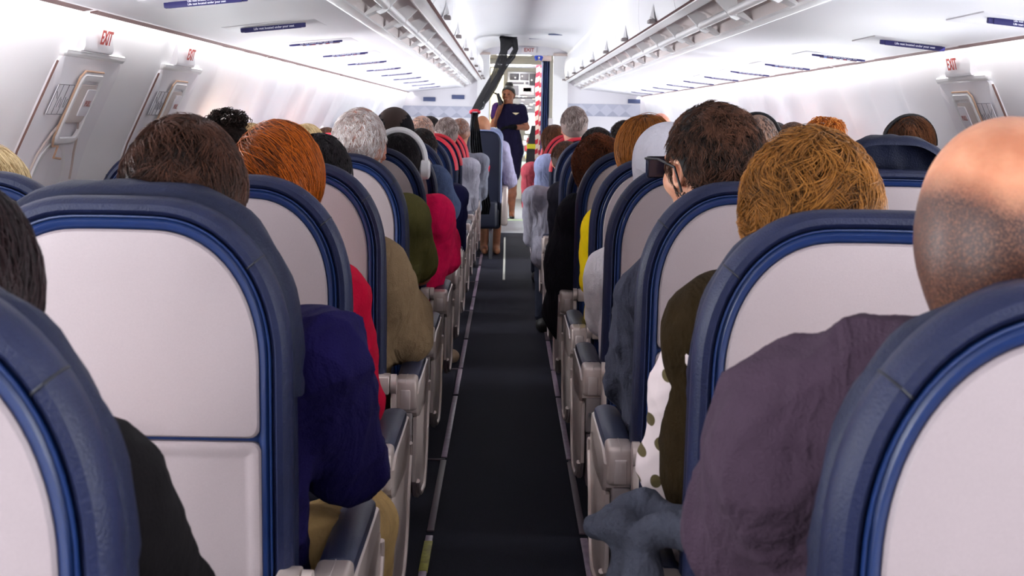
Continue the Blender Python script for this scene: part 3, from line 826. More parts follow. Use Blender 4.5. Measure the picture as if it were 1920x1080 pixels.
    bm.tube([c + Vector((-.02, 0, -.04)), c + Vector((-.035, 0, 0)), c + Vector((0, 0, .03)), c + Vector((.035, 0, 0)), c + Vector((.02, 0, -.04))], .022, 8)
    o = bm.build('blue_bundle', mat('bright blue', '#2746b8', .5)); tag(o, 'bright blue bundle hanging from the top right doorway corner', 'bundle')
    o = MB().box((at(1028, 250, 16.9).x, 16.9, 0), (at(1036, 250, 16.9).x, 16.96, at(1030, 222, 16.9).z), .01).build('door_post', mat('post grey', '#c6bfc0', .4)); tag(o, 'short pale grey post beside the right doorway jamb', 'post')
    o = MB().box((-.25, 17.0, .004), (.5, 17.06, .02)).build('door_sill', mat('sill pale', '#cfe0b8', .4)); tag(o, 'pale sill strip across the doorway floor', 'sill')  # sill in one even pale green, no emission
galley()

# ================================================================== FLOOR TRACKS
def tracks():
    m1 = mat('track cover mauve', '#8c7688', .4, var=.25, vscale=25); m2 = mat('track cover brown', '#5c4c54', .5)
    my = mat('yellow tape', '#9a9440', .6, var=.3, vscale=60); mw = mat('glow strip', '#b9b9ae', .5)
    for side, X, sn in ((-1, -.208, 'left'), (1, .250, 'right')):
        r = empty('floor_track_cover', (X, 0, 0), f'thin worn metal track cover strip along the {sn} edge of the aisle', 'floor strip')
        y = .8; k = 0
        while y < 15:
            L = .62 + .25 * ((k * 7) % 3)
            MB().box((-.011, y, 0), (.011, y + L, .006), .002).build('strip', m1 if k % 4 else m2, r)
            if k % 2 == 0:
                MB().box((-.07 if side < 0 else -.005, y + L + .01, 0), (.005 if side < 0 else .07, y + L + .022, .005), .001).build('cross_strip', m2, r)
            y += L + .05; k += 1
        if side < 0: MB().box((-.012, 3.85, 0), (.013, 4.12, .0075), .001).build('yellow_strip', my, r)
        if side > 0: MB().box((-.012, 9.2, 0), (.010, 11.6, .008), .001).build('white_strip', mw, r)
    o = MB().box((-.012, 9.0 + 1.8, .0), (.006, 14.6, .006), .001).build('floor_strip', mw); tag(o, 'pale strip on the floor beside the first class seat leg', 'floor strip')
tracks()

# ================================================================== SEATS
TOP, LEAN = 1.128, .17
def outline(d, W=.46, top=TOP, bot=.40, a=.175, b=.215, n=18, crown=.010, ex=2.2):
    """rounded seat back outline inset by d: from bottom left up and over to bottom right"""
    hw = W / 2 - d; zt = top - d; a2 = max(a - d * .9, .02); b2 = max(b - d * .9, .02)
    R = []
    for k in range(9): R.append((hw, bot + (zt - b2 - bot) * k / 9))
    for k in range(n + 1):
        t = math.pi / 2 * k / n
        R.append((hw - a2 + a2 * abs(math.cos(t)) ** (2 / ex), zt - b2 + b2 * abs(math.sin(t)) ** (2 / ex)))
    xi = hw - a2
    for k in range(1, 4): R.append((xi * (1 - k / 4), zt))
    R = [(x, z + (crown * (1 - (x / hw) ** 2) if z > zt - b2 else 0)) for x, z in R]
    L = [(-x, z) for x, z in R]
    return L + [(0, zt + crown)] + R[::-1]

def ring3(pts, y, yadj=0.0):
    return [(x, y + (TOP - z) * LEAN, z) for x, z in pts]

def ring_mb(specs, cap0=False, cap1=False, **kw):
    mb = MB(); mb.loft([ring3(outline(d, bot=bt, **kw), y) for d, y, bt in specs], cap0, cap1); return mb

def panel_outline(d, zb, zt=None, W=.46, rb=.014):
    """upper white panel: seat outline above zb with small lower corners"""
    full = outline(.042 + d, W=W, bot=zb + rb + d, a=.175, b=.215, crown=.008)
    hw = W / 2 - .042 - d; lowR = []
    for k in range(1, 5):
        t = math.pi / 2 * k / 4; lowR.append((hw - rb + rb * math.cos(t), zb + d + rb - rb * math.sin(t)))
    return [(-x, z) for x, z in lowR[::-1]] + full + lowR

ZSPLIT = .812
def seat_meshes():
    M = {}
    # glossy blue inner frame with back plate
    fr = ring_mb([(.030, .030, .43), (.027, .006, .43), (.029, .000, .43), (.033, -.003, .43), (.038, -.002, .43), (.042, .002, .43), (.045, .010, .43)], cap1=True)
    fr.tube([(x, -.0035 + (TOP - z) * LEAN, z) for x, z in outline(.0262, bot=.45)], .0016, 6)
    M['back_frame'] = fr.mesh('back_frame', M_BLUE)
    bp = ring_mb([(.026, .03, .41), (.024, .002, .41), (.018, -.006, .41), (.010, -.005, .41), (.004, .002, .41), (.000, .016, .41), (.001, .034, .41), (.008, .046, .41), (.02, .05, .41)])
    M['edge_padding'] = bp.mesh('edge_padding', M_LEATHER)
    # cushion in front with wrinkled cover
    rng = np.random.RandomState(4)
    specs = [(.024, .044, .43), (.014, .048, .43), (.006, .056, .43), (.003, .068, .43), (.003, .078, .43), (.008, .092, .43), (.02, .104, .43), (.05, .110, .43), (.12, .112, .43)]
    rings = []
    for j, (d, y, bt) in enumerate(specs):
        o_ = outline(d, top=TOP - .012, bot=bt); r3 = []
        for i, (x, z) in enumerate(o_):
            w = (math.sin(i * .7 + j * 1.7) * .6 + math.sin(i * .33 - j * 1.3)) * (.0018 if 1 < j < 8 else 0)
            r3.append((x * (1 + w * 2), y + w + (TOP - z) * LEAN, z + w))
        rings.append(r3)
    cb = MB().loft(rings, False, True)
    M['back_cushion'] = cb.mesh('back_cushion', M_CUSH, sharp=60)
    # seam across the padding corners
    for s in (-1, 1):
        sm = MB(); p = []
        for d, y in ((.024, .002), (.018, -.0068), (.010, -.0058), (.004, .0015), (-.0002, .016), (.001, .034)):
            oo = outline(d); n_ = len(oo); q = oo[n_ - 1 - 17] if s > 0 else oo[17]
            p.append((q[0], y - .0005 + (TOP - q[1]) * LEAN, q[1]))
        sm.tube(p, .0011, 5)
        M[f'corner_seam{s}'] = sm.mesh('corner_seam', M_DARK)
    # white plastic panels
    up = MB().loft([ring3(panel_outline(0, ZSPLIT), .012), ring3(panel_outline(0, ZSPLIT), .000), ring3(panel_outline(.003, ZSPLIT), -.004), ring3(panel_outline(.02, ZSPLIT, rb=.01), -.0055), ring3(panel_outline(.05, ZSPLIT, rb=.01), -.006)], False, True)
    M['upper_panel'] = up.mesh('upper_panel', M_PANEL)
    def rr(d, x0, x1, z0, z1, r): return [(p[0], p[1]) for p in rrect(x0 + d, x1 - d, z0 + d, z1 - d, max(r - d, .003), sub=0)]
    lo = MB().loft([ring3(rr(d, -.190, .190, .575, ZSPLIT - .006, .014), y) for d, y in ((0, .012), (0, 0), (.003, -.004), (.012, -.0045), (.017, -.0015), (.024, -.001), (.1, -.001))], False, True)
    M['lower_panel'] = lo.mesh('lower_panel', M_PANEL)
    la = MB().box((-.014, -.014, ZSPLIT - .002), (.014, .004, ZSPLIT + .020), .003, M=Matrix.Translation((0, (TOP - ZSPLIT) * LEAN, 0)))
    M['table_latch'] = la.mesh('table_latch', mat('latch brown', '#6f5d62', .45))
    kb = MB().box((-.19, .004 + (TOP - .56) * LEAN, .40), (.19, .03 + (TOP - .45) * LEAN, .568), .01)
    M['kick_panel'] = kb.mesh('kick_panel', mat('kick navy', '#131a33', .5))
    yb = (TOP - .45) * LEAN
    # seat pan cushion
    rings = []
    for zz, e in ((.33, .02), (.345, .0), (.40, -.004), (.435, .0), (.452, .02), (.456, .06)):
        rings.append([(x, y, zz) for x, y in rrect(-.225 + e, .225 - e, yb + .0 + e * .3, yb + .50 - e, .05, sub=0)])
    M['seat_cushion'] = MB().loft(rings, True, True).mesh('seat_cushion', M_CUSH)
    lg = MB().box((-.012, yb + .05, .0), (.012, yb + .085, .33), .004).box((-.012, yb + .38, .0), (.012, yb + .41, .33), .004).box((-.015, yb + .0, -.0), (.015, yb + .46, .015), .004)
    lg.tube([(0, yb + .09, .05), (0, yb + .38, .30)], .010, 8)
    M['seat_leg'] = lg.mesh('seat_leg', M_METAL)
    # inner narrow armrest
    ia = MB().box((-.018, yb - .01, .575), (.018, yb + .37, .61), .012)
    M['inner_armrest'] = ia.mesh('inner_armrest', M_PAD)
    return M
SM = seat_meshes()

def aisle_meshes():
    """aisle-side armrest, built for an aisle on +x (mirrored for the other bank); x measured from the seat edge"""
    out = {}
    yb = .02
    for s in (1, -1):
        M = {}
        def X(x): return s * (.23 + x + (.020 if s > 0 else -.010))
        def bx(x0, x1, y0, y1, z0, z1, bev=.006):
            return MB().box((min(X(x0), X(x1)), y0, z0), (max(X(x0), X(x1)), y1, z1), bev, 3)
        yc = .10
        M['armrest_cap'] = bx(.002, .056, yc, yc + .085, .535, .612, .010).mesh('armrest_cap', M_SILVER)
        la = bx(.016, .042, yc - .002, yc + .05, .538, .588, .004); la.box((min(X(.028), X(.030)), yc + .0, .588), (max(X(.028), X(.030)), yc + .08, .6125), .0005)
        M['cap_latch'] = la.mesh('cap_latch', mat('latch silver', '#b3a6a2', .35, metal=.3))
        # padded top, slightly crowned
        rings = []
        for y, zt, w in ((yc + .075, .610, .026), (yc + .08, .614, .027), (yc + .2, .616, .028), (yc + .34, .616, .028), (yc + .42, .610, .027), (yc + .45, .598, .024), (yc + .455, .585, .02)):
            cx = X(.029)
            rings.append([(cx + w * math.cos(t), y, zt - .022 + .022 * math.copysign(abs(math.sin(t)) ** .55, math.sin(t))) for t in np.linspace(0, 2 * math.pi, 17)[:-1]])
        M['armrest_pad'] = MB().loft(rings, True, True).mesh('armrest_pad', M_PAD)
        # arm body below the pad, D shaped front
        def arc(y, z, r, a0, a1, n=8): return [(y + r * math.cos(math.radians(a0 + (a1 - a0) * k / n)), z + r * math.sin(math.radians(a0 + (a1 - a0) * k / n))) for k in range(n + 1)]
        o1 = [(yc + .01, .53), (yc + .01, .575), (yc + .09, .592)] + [(yc + .40, .592)] + arc(yc + .42, .555, .037, 80, -60) + [(yc + .36, .49), (yc + .2, .50), (yc + .05, .51)]
        b = MB().prism_x(o1, X(.006), X(.060), .004)
        M['arm_body'] = b.mesh('arm_body', M_SILVER)
        M['pivot_block'] = bx(.006, .046, yc + .005, yc + .10, .44, .532, .006).mesh('pivot_block', M_SILVER2)
        M['pivot_screw'] = MB().tube([(X(.034), yc - .002, .488), (X(.034), yc + .01, .488)], .006, 10).mesh('pivot_screw', M_METAL)
        # shield panel hanging on the aisle side
        def shield(k):
            return [(yc + .02 + k, .515)] + [(yc + .40, .560 - k * .5)] + arc(yc + .43, .50, .055 - k, 60, -10, 5) + [(yc + .44 - k, .44)] + arc(yc + .27, .42, .15 - k, -5, -85, 8) + [(yc + .16, .285 + k), (yc + .08, .31 + k), (yc + .02 + k, .36)]
        cyz = shield(0)
        b = MB().prism_x(cyz, X(.044), X(.060), .004)
        M['side_shield'] = b.mesh('side_shield', M_SILVER)
        rim = shield(.012)
        b = MB().tube([(X(.061), y, z) for y, z in rim[4:]] , .006, 7)
        M['shield_rim'] = b.mesh('shield_rim', M_SILVER)
        b = bx(.01, .043, yc + .01, yc + .30, .30, .438, .008); M['spreader_cover'] = b.mesh('spreader_cover', mat('dark mauve plastic', '#5b4d52', .5))  # cover below the pivot block, one even dark mauve
        # recline hinge on the back frame
        h = bx(-.038, -.006, .045, .10, .585, .628, .004)
        h.tube([(X(-.004), .072, .606), (X(.010), .072, .606)], .024, 18)
        h.box((min(X(-.003), X(.009)), .06, .46), (max(X(-.003), X(.009)), .10, .60), .003)
        M['recline_hinge'] = h.mesh('recline_hinge', M_SILVER)
        out[s] = M
    return out
AM = aisle_meshes()

COVER = {}
def cover_mesh(kind):
    """head cover: a soft sleeve over the top of the cushion; 'red' = red outer edge; 'tall' = pulled-up head pad"""
    if kind in COVER: return COVER[kind]
    up = {'tall': .078, 'plain': .010, 'low': -.016}[kind] if kind in ('tall', 'plain', 'low') else 0; ins = .010 if kind == 'low' else 0
    if kind == 'red':
        mb = MB()
        for dd, yy in ((.004, .004), (.010, -.004)):
            o_ = [p for p in outline(dd, bot=.5) if p[1] > .93]
            mb.tube([(x, yy + (TOP - z) * LEAN, z) for x, z in o_], .0075, 7)
        COVER[kind] = mb.mesh('red_edging', M_RED); return COVER[kind]
    specs = [(.018, .040), (.008, .042), (-.001, .052), (-.006, .066), (-.007, .080), (.000, .096), (.018, .108), (.06, .116), (.12, .118)]
    rings = []
    for j, (d, y) in enumerate(specs):
        o_ = outline(d + ins, top=TOP + up + ins, bot=.86 if kind != 'tall' else 1.06); r3 = []
        for i, (x, z) in enumerate(o_):
            w = (math.sin(i * .55 + j * 1.1) * .6 + math.sin(i * 1.1 - j * 1.9) * .6) * (.0028 if 1 < j < 8 else 0)
            xx = x * (1 + w * 2)
            if kind == 'tall': xx *= 1 - .25 * max(0, (z - 1.08)) / .12
            r3.append((xx, y + w + (TOP - z) * LEAN + (.02 if kind == 'tall' else 0), z + w))
        rings.append(r3)
    mb = MB().loft(rings, False, True)
    COVER[kind] = mb.mesh('head_cover', M_RED if kind == 'red' else M_CUSH, sharp=60)
    return COVER[kind]

ROWW = ['nearest', 'second', 'third', 'fourth', 'fifth', 'sixth', 'seventh', 'eighth', 'ninth', 'tenth', 'eleventh', 'twelfth', 'thirteenth']
YL = [1.00, 1.84, 2.56, 3.30, 4.10, 5.02, 5.85, 6.65, 7.45, 8.25, 9.05, 9.85, 10.65]
YR = [1.045, 1.83, 2.64, 3.52, 4.20, 5.07, 5.87, 6.67, 7.47, 8.27, 9.07, 9.87, 10.67]
XLs = [-.513, -.985]; XRs = [.4825, .985, 1.488]
POSN = {0: 'aisle', 1: 'window', 2: 'window'}
def seat(side, k, j, x, y, label, group):
    s = 1 if side < 0 else -1
    r = empty('airline_seat', (x, y, 0), label, 'seat', group)
    for nm in ('back_frame', 'edge_padding', 'back_cushion', 'upper_panel', 'lower_panel', 'corner_seam1', 'corner_seam-1', 'table_latch', 'kick_panel', 'seat_cushion'):
        o = bpy.data.objects.new(nm.split('1')[0].rstrip('-'), SM[nm]); COL.objects.link(o); o.parent = r
        if k >= 9 and nm == 'edge_padding': o.material_slots[0].link = 'OBJECT'; o.material_slots[0].material = M_CUSH
    o = bpy.data.objects.new('seat_leg', SM['seat_leg']); COL.objects.link(o); o.parent = r; o.location = (s * .17, 0, 0)
    o = bpy.data.objects.new('inner_armrest', SM['inner_armrest']); COL.objects.link(o); o.parent = r; o.location = (-s * .252, 0, 0)
    kind = 'tall' if (side > 0 and k == 3 and j == 1) else ('red' if k >= 9 else ('low' if (j == 0 and (k == 0 or (k == 1 and side > 0))) else ('plain' if (j == 0 and k == 1 and side < 0) else None)))
    if kind:
        c = bpy.data.objects.new('red_edging' if kind == 'red' else 'head_cover', cover_mesh(kind)); COL.objects.link(c); c.parent = r
        if kind == 'red': c['label'] = 'red edging on the seat back'
    if j == 0:
        for nm, me in AM[s].items():
            if nm in ('cap_latch', 'pivot_screw', 'shield_rim'): continue
            o = bpy.data.objects.new(nm, me); COL.objects.link(o); o.parent = r
            sub = {'armrest_cap': 'cap_latch', 'pivot_block': 'pivot_screw', 'side_shield': 'shield_rim'}.get(nm)
            if sub: q = bpy.data.objects.new(sub, AM[s][sub]); COL.objects.link(q); q.parent = o
    return r
for k in range(13):
    for j, x in enumerate(XLs):
        if (k == 0 or k == 3) and j: continue
        y = YL[k] + (-.03 if (j and k == 2) else 0) + (.02 if j and k > 2 else 0)
        seat(-1, k, j, x, y, f"navy and white {POSN[j]} seat left of the aisle, {ROWW[k]} row from the camera" + (', red edged' if k >= 9 else ''), 'seats left of the aisle')
    for j, x in enumerate(XRs):
        if (k == 0 and j) or (k == 1 and j == 2): continue
        y = YR[k]
        lab = f"navy and white {['aisle', 'middle', 'window'][j]} seat right of the aisle, {ROWW[k]} row from the camera" + (', red edged' if k >= 9 else '')
        if k == 3 and j == 1: lab = 'navy seat with a raised soft head pad showing beside the bald man'
        seat(1, k, j, x, y, lab, 'seats right of the aisle')

# first class seats: wide, all navy
def fc_meshes():
    M = {}
    W = .54
    sp = [(.03, .02, .38), (.012, 0, .38), (.0, .012, .38), (-.002, .06, .38), (.004, .11, .38), (.03, .13, .38), (.09, .14, .38)]
    rings = [ring3(outline(.02, W=W, bot=.38, a=.10, b=.12), .012)] + [ring3(outline(d, W=W, bot=b_, a=.10, b=.12), y) for d, y, b_ in sp[1:]]
    M['seat_back'] = MB().loft(rings, True, True).mesh('seat_back', mat('first class leather', '#0d1228', .5, bump=.3, bscale=300, var=.1))
    t = MB().tube([(x, .006 + (TOP - z) * LEAN, z) for x, z in outline(.002, W=W, bot=.5, a=.10, b=.12)], .006, 7)
    M['edge_piping'] = t.mesh('edge_piping', mat('grey piping', '#7a84a8', .4))
    yb = .12
    M['seat_base'] = MB().box((-.27, yb, .27), (.27, yb + .56, .46), .03, 3).mesh('seat_base', mat('first class base', '#0b1024', .5, bump=.3, bscale=200))
    M['literature_pouch'] = MB().box((-.24, yb - .05, .28), (.24, yb + .02, .52), .03, 3).mesh('literature_pouch', mat('pouch navy', '#0a0f22', .5, bump=.4, bscale=100))
    M['armrest'] = MB().box((.27, yb - .02, .30), (.33, yb + .50, .64), .02, 3).mesh('armrest', M_SILVER)
    M['seat_leg'] = MB().box((-.20, yb + .06, 0), (-.17, yb + .1, .28), .005).box((.17, yb + .06, 0), (.20, yb + .1, .28), .005).box((.17, yb + .4, 0), (.20, yb + .44, .28), .005).box((-.20, yb + .4, 0), (-.17, yb + .44, .28), .005).mesh('seat_leg', M_METAL)
    M['red_tag'] = MB().box((.15, -.004, .80), (.168, .0, .83), .001, M=Matrix.Translation((0, (TOP - .8) * LEAN, 0))).box((.156, -.004, .775), (.164, .0, .805), .001, M=Matrix.Translation((0, (TOP - .8) * LEAN, 0))).mesh('red_tag', M_RED)
    return M
FM = fc_meshes()
k = 0
for row, y in enumerate((12.2, 13.2, 14.2, 15.2)):
    for j, x in enumerate((-.31, -.93, .79, 1.36)):
        if row == 3 and j == 0: pass
        nm = ['aisle seat left of', 'window seat left of', 'aisle seat right of', 'window seat right of'][j]
        r = empty('first_class_seat', (x, y, 0), f"wide plain navy first class {nm} the aisle, {['nearest', 'second', 'third', 'front'][row]} of its rows", 'seat', 'first class seats')
        s = 1 if j in (0, 3) else -1
        for nm_, me in FM.items():
            if nm_ == 'red_tag' and not (row == 0 and j == 0): continue
            o = bpy.data.objects.new(nm_, me); COL.objects.link(o); o.parent = r
            if nm_ == 'armrest' and s < 0: o.location = (-.60, 0, 0)

# ================================================================== PEOPLE
def arr(*v): return np.array(v, float)
def head_prims(f, c, hs=1.0, yaw=0.0, face=False, core=False):
    """cranium, jaw, ears, nose and neck around c = middle of the head; +y is the way the seats face"""
    cy_, sy = math.cos(yaw), math.sin(yaw)
    def P(x, y, z): return (c[0] + (x * cy_ - y * sy) * hs, c[1] + (x * sy + y * cy_) * hs, c[2] + z * hs)
    R = np.array([[cy_, sy, 0], [-sy, cy_, 0], [0, 0, 1]])
    E = lambda p, r, k=.02, op='add': f.ell(P(*p), np.array(r) * hs, k, R, op)
    E((0, -.006, .024), (.074, .094, .088), .02)
    E((0, -.035, -.012), (.062, .058, .062), .03)
    E((0, .030, -.035), (.056, .062, .075), .035)
    E((0, .052, -.082), (.030, .030, .026), .03)
    for s in (-1, 1):
        E((s * .076, -.004, -.012), (.007, .019, .030), .006)
        E((s * .078, -.004, -.012), (.012, .010, .016), .004, 'sub')
        E((s * .045, .052, -.030), (.022, .028, .024), .02)
    E((0, .088, .014), (.05, .012, .012), .02)
    f.cone(P(0, .090, .008), P(0, .108, -.026), .008 * hs, .013 * hs, .012)
    for s in (-1, 1):
        E((s * .010, .100, -.030), (.008, .010, .007), .006)
        if face: E((s * .030, .091, .003), (.018, .012, .011), .010, 'sub')
    E((0, .093, -.055), (.024, .010, .006), .008); E((0, .092, -.064), (.020, .010, .006), .006)
    f.cone(P(0, -.018, -.055), (c[0], c[1] - .02, c[2] - .20), .053 * hs, .062, .03)
    return P

def hand(f, w, d, side, h=None, curl=.6, k=.004):
    """palm, four unequal fingers and a thumb from the side of the palm; w wrist, d direction"""
    d = np.array(d, float); d /= np.linalg.norm(d)
    up = arr(0, 0, 1); lat = np.cross(d, up); lat /= np.linalg.norm(lat); nn = np.cross(lat, d)
    w = np.array(w, float)
    f.cone(w, w + d * .03, .026, .030, .012)
    f.cone(w + d * .03 - lat * .022, w + d * .085 - lat * .026, .015, .014, .012)
    f.cone(w + d * .03 + lat * .022, w + d * .085 + lat * .026, .015, .014, .012)
    f.cone(w + d * .03, w + d * .085, .016, .015, .012)
    for i, (o, L) in enumerate(((-.031, .062), (-.011, .075), (.010, .080), (.031, .070))):
        a0 = w + d * .088 + lat * o; a1 = a0 + d * L * .45 - nn * L * .15 * curl; a2 = a1 + d * L * .28 - nn * L * .35 * curl; a3 = a2 + d * L * .10 - nn * L * .3 * curl
        f.chain([a0, a1, a2, a3], [.0100, .0092, .0085, .0075], k)
    t0 = w + d * .025 + lat * .028 * side; t1 = t0 + d * .035 + lat * .022 * side - nn * .012; t2 = t1 + d * .030 + lat * .002 * side - nn * .012
    f.chain([t0, t1, t2], [.013, .011, .009], .008)

def body_layout(hz, s, sh=None, el=None, wr=None, el2=None, bulk=1.0):
    """joints in local space: origin on the floor below the head centre, s = +1 if the aisle is on +x"""
    J = {}
    J['head'] = arr(0, 0, hz)
    for t, key in ((s, 'a'), (-s, 'b')):
        J['sh' + key] = arr(t * .165 * bulk, .035, hz - .235)
        J['el' + key] = arr(t * .21, .14, hz - .50)
        J['wr' + key] = arr(t * .12, .36, hz - .56)
    if sh is not None: J['sha'] = np.array(sh, float)
    if el is not None: J['ela'] = np.array(el, float)
    if el is not None: J['wra'] = J['ela'] + arr(-s * .09, .22, .0)
    if wr is not None: J['wra'] = np.array(wr, float)
    J['pel'] = arr(0, .14, .56)
    return J

def torso(f, J, g, s, bulk=1.0):
    """g = extra thickness of the garment"""
    hz = J['head'][2]
    f.ell((0, .065, hz - .37), (.178 * bulk + g, .105 * bulk + g, .19 + g), .05)
    f.ell((0, .105, hz - .55), (.162 * bulk + g, .125 * bulk + g, .15 + g), .06)
    f.cone(J['sha'], J['shb'], .058 + g, .058 + g, .05)
    f.cone((0, .0, hz - .165), (0, .03, hz - .26), .052 + g * .7, .10 + g, .04)

def arm(f, J, key, g, upto='wrist', ru=.050, re=.042):
    a_, e, w = J['sh' + key], J['el' + key], J['wr' + key]
    m_ = a_ + (e - a_) * .35 + arr(0, 0, .0)
    f.cone(a_, m_, .060 + g, ru + .004 + g, .03)
    if upto == 'short':
        f.cone(m_, a_ + (e - a_) * .78, ru + .004 + g, ru + .006 + g, .01); return
    f.cone(m_, e, ru + .004 + g, re + g, .02)
    f.cone(e, w, re + g, .030 + g * .6, .012)

def person_meshes(name, hz, s, hs=1.0, yaw=0.0, J=None, sleeve='long', g=.014, res=.008, bulk=1.0, fold=.004, seed=0, extra=None, stub=False, legs=True, armscale=1.0, collar=None, lx=0.0):
    J = J or body_layout(hz, s)
    out = {}
    f = Field(res); head_prims(f, J['head'], hs, yaw); torso(f, J, -.02, s, bulk)
    for key in 'ab': arm(f, J, key, -.004)
    for key, sd in (('a', s), ('b', -s)):
        hand(f, J['wr' + key], (J['wr' + key] - J['el' + key]), -sd)
    f.cone((0, .12, hz - .45), J['pel'], .13, .12, .04)
    if legs:
        for t in (-1, 1):
            k0 = (lx + t * .09, .52, .50); f.cone((lx * .6 + t * .08, .16, .53), k0, .07, .052, .03); f.cone(k0, (lx + t * .09, .50, .08), .046, .032, .02)
    V, F = f.run()
    at_ = None
    if stub:
        q = (V - J['head']) / hs
        m1 = np.clip((.050 - q[:, 2] + .25 * np.clip(-q[:, 1] - .05, -1, 1) + .6 * np.clip(np.abs(q[:, 0]) - .035, 0, 1)) / .035, 0, 1) * np.clip((q[:, 2] + .085 - .3 * np.clip(q[:, 1], 0, 1)) / .02, 0, 1) * np.clip((.045 - q[:, 1]) / .02, 0, 1)
        at_ = {'stubble': m1 * stub}
    out['body'] = make_mesh('body', V, F, True, None, at_)
    f = Field(res); torso(f, J, g, s, bulk)
    for key in 'ab': arm(f, J, key, g * 1.0 * armscale, 'short' if sleeve == 'short' else 'wrist')
    f.ell((0, .14, .52), (.17 * bulk + g, .13 + g, .10), .05)
    if collar: f.cone((0, -.008, hz - .175), (0, .02, hz - .215), .072 * hs, .085, .01)
    if extra: extra(f, J)
    V, F = f.run()
    nrm = vnormals(V, F); rs = np.random.RandomState(seed)
    V = folds(V, F, fold, seed, 1.0)
    out['shirt'] = make_mesh('shirt', V, F, True, None)
    if legs:
        f = Field(max(res, .009)); f.ell((0, .17, .54), (.168 * bulk, .13, .085), .04)
        for t in (-1, 1):
            k0 = (lx + t * .095, .54, .50); f.cone((lx * .6 + t * .09, .17, .545), k0, .085, .065, .03); f.cone(k0, (lx + t * .095, .50, .10), .062, .050, .02)
        V, F = f.run(); V = folds(V, F, .004, seed + 5)
        out['trousers'] = make_mesh('trousers', V, F, True, None)
        f = Field(.008)
        for t in (-1, 1): f.cone((lx + t * .095, .48, .045), (lx + t * .10, .64, .036), .042, .036, .02)
        for t in (-1, 1): f.ell((lx + t * .095, .47, .05), (.04, .05, .05), .02)
        V, F = f.run(); out['shoes'] = make_mesh('shoes', V, F, True, None)
    return out, J

def hair_cap(c, hs=1.0, thick=.010, zlow=-.075, front=.055, res=.006, bump=.0, seed=0, yaw=0.0, extra=None, side=1.0, wide=1.0):
    """solid hair volume around the skull, open at the face"""
    f = Field(res); c = np.array(c, float); t = thick
    f.ell(c + arr(0, -.008, .026) * hs, arr(.076 + t * wide, .096 + t, .089 + t) * hs, .01)
    f.ell(c + arr(0, -.038, -.012) * hs, arr(.066 + t * wide, .060 + t, .064 + t) * hs, .03)
    if extra: extra(f, c)
    def post(G, ax):
        X, Y, Z = np.meshgrid(*ax, indexing='ij', sparse=True)
        x, y, z = (X - c[0]) / hs, (Y - c[1]) / hs, (Z - c[2]) / hs
        D = np.maximum(zlow - z, (y - front) * .8 - (z - .045) * 1.0)
        D = np.maximum(D, -(np.sqrt(((y - .0) / .020) ** 2 + ((z + .022) / .034) ** 2) - 1) * .02 * np.ones_like(X) - (np.abs(x) < .055) * 1.0)
        return np.maximum(G, D.astype(np.float32))
    V, F = f.run(post)
    if bump: V = folds(V, F, bump, seed, 1.6)
    return V, F

def add_hair(r, V, F, m, name='hair'):
    return link(name, make_mesh(name, V, F, True, None), m, r)

SK_LIGHT = skin_mat('skin light', '#d9a184', '#c98a6c')
SK_PINK = skin_mat('skin pink', '#d99c86', '#c67f6a')
SK_TAN = skin_mat('skin tan', '#b97f5d', '#a86e4e')
SK_BALD = skin_mat('skin bald', '#cf906e', '#b5704e', '#341a12')
SK_GREYST = skin_mat('skin grey stubble', '#cf9c86', '#bb7d66', '#6e5a55')
SK_DARK = skin_mat('skin dark', '#8a5236', '#74422a')
M_TROU = fabric('dark trousers', '#20222e'); M_KHAKI = fabric('khaki trousers', '#8b7048'); M_SHOE = mat('shoe leather', '#191616', .5)

def person(label, x, y, hz, s, skin, shirt, meshes, trousers=None, group='passengers', shoes=True):
    r = empty('person', (x, y, 0), label, 'person', group)
    link('body', meshes['body'], skin, r)
    sh = link('shirt', meshes['shirt'], shirt, r)
    if 'trousers' in meshes:
        link('trousers', meshes['trousers'], trousers or M_TROU, r); link('shoes', meshes['shoes'], M_SHOE, r)
    return r

HEAD_TOP = .113
def place(px, top, Y):
    p = at(px, top, Y); return p.x, Y, p.z - HEAD_TOP

# ---- near passengers, each modelled for the pose the photograph shows
def near(label, px, top, Y, s, skin, shirt, sh=None, el=None, wr=None, dyel=.16, hs=1.0, **kw):
    x, y, hz = place(px, top, Y); hz = hz - (hs - 1) * .11
    tr = kw.pop('trousers', None); res = kw.pop('res', .007); bulk = kw.get('bulk', 1.0)
    o = arr(x, y, 0)
    S = None if sh is None else np.array(at(sh[0], sh[1], Y + .03)) - o
    E = None if el is None else np.array(at(el[0], el[1], Y + dyel)) - o
    W = None if wr is None else np.array(at(wr[0], wr[1], wr[2])) - o
    J = body_layout(hz, s, S, E, W, bulk=bulk)
    kw['lx'] = kw['lx'] if 'lx' in kw else float(np.clip((-.513 if x < 0 else .4825) - x, -.16, .16))
    ms, J = person_meshes(label, hz, s, hs, J=J, res=res, **kw)
    r = person(label, x, y, hz, s, skin, shirt, ms, tr)
    return r, arr(0, 0, hz), J

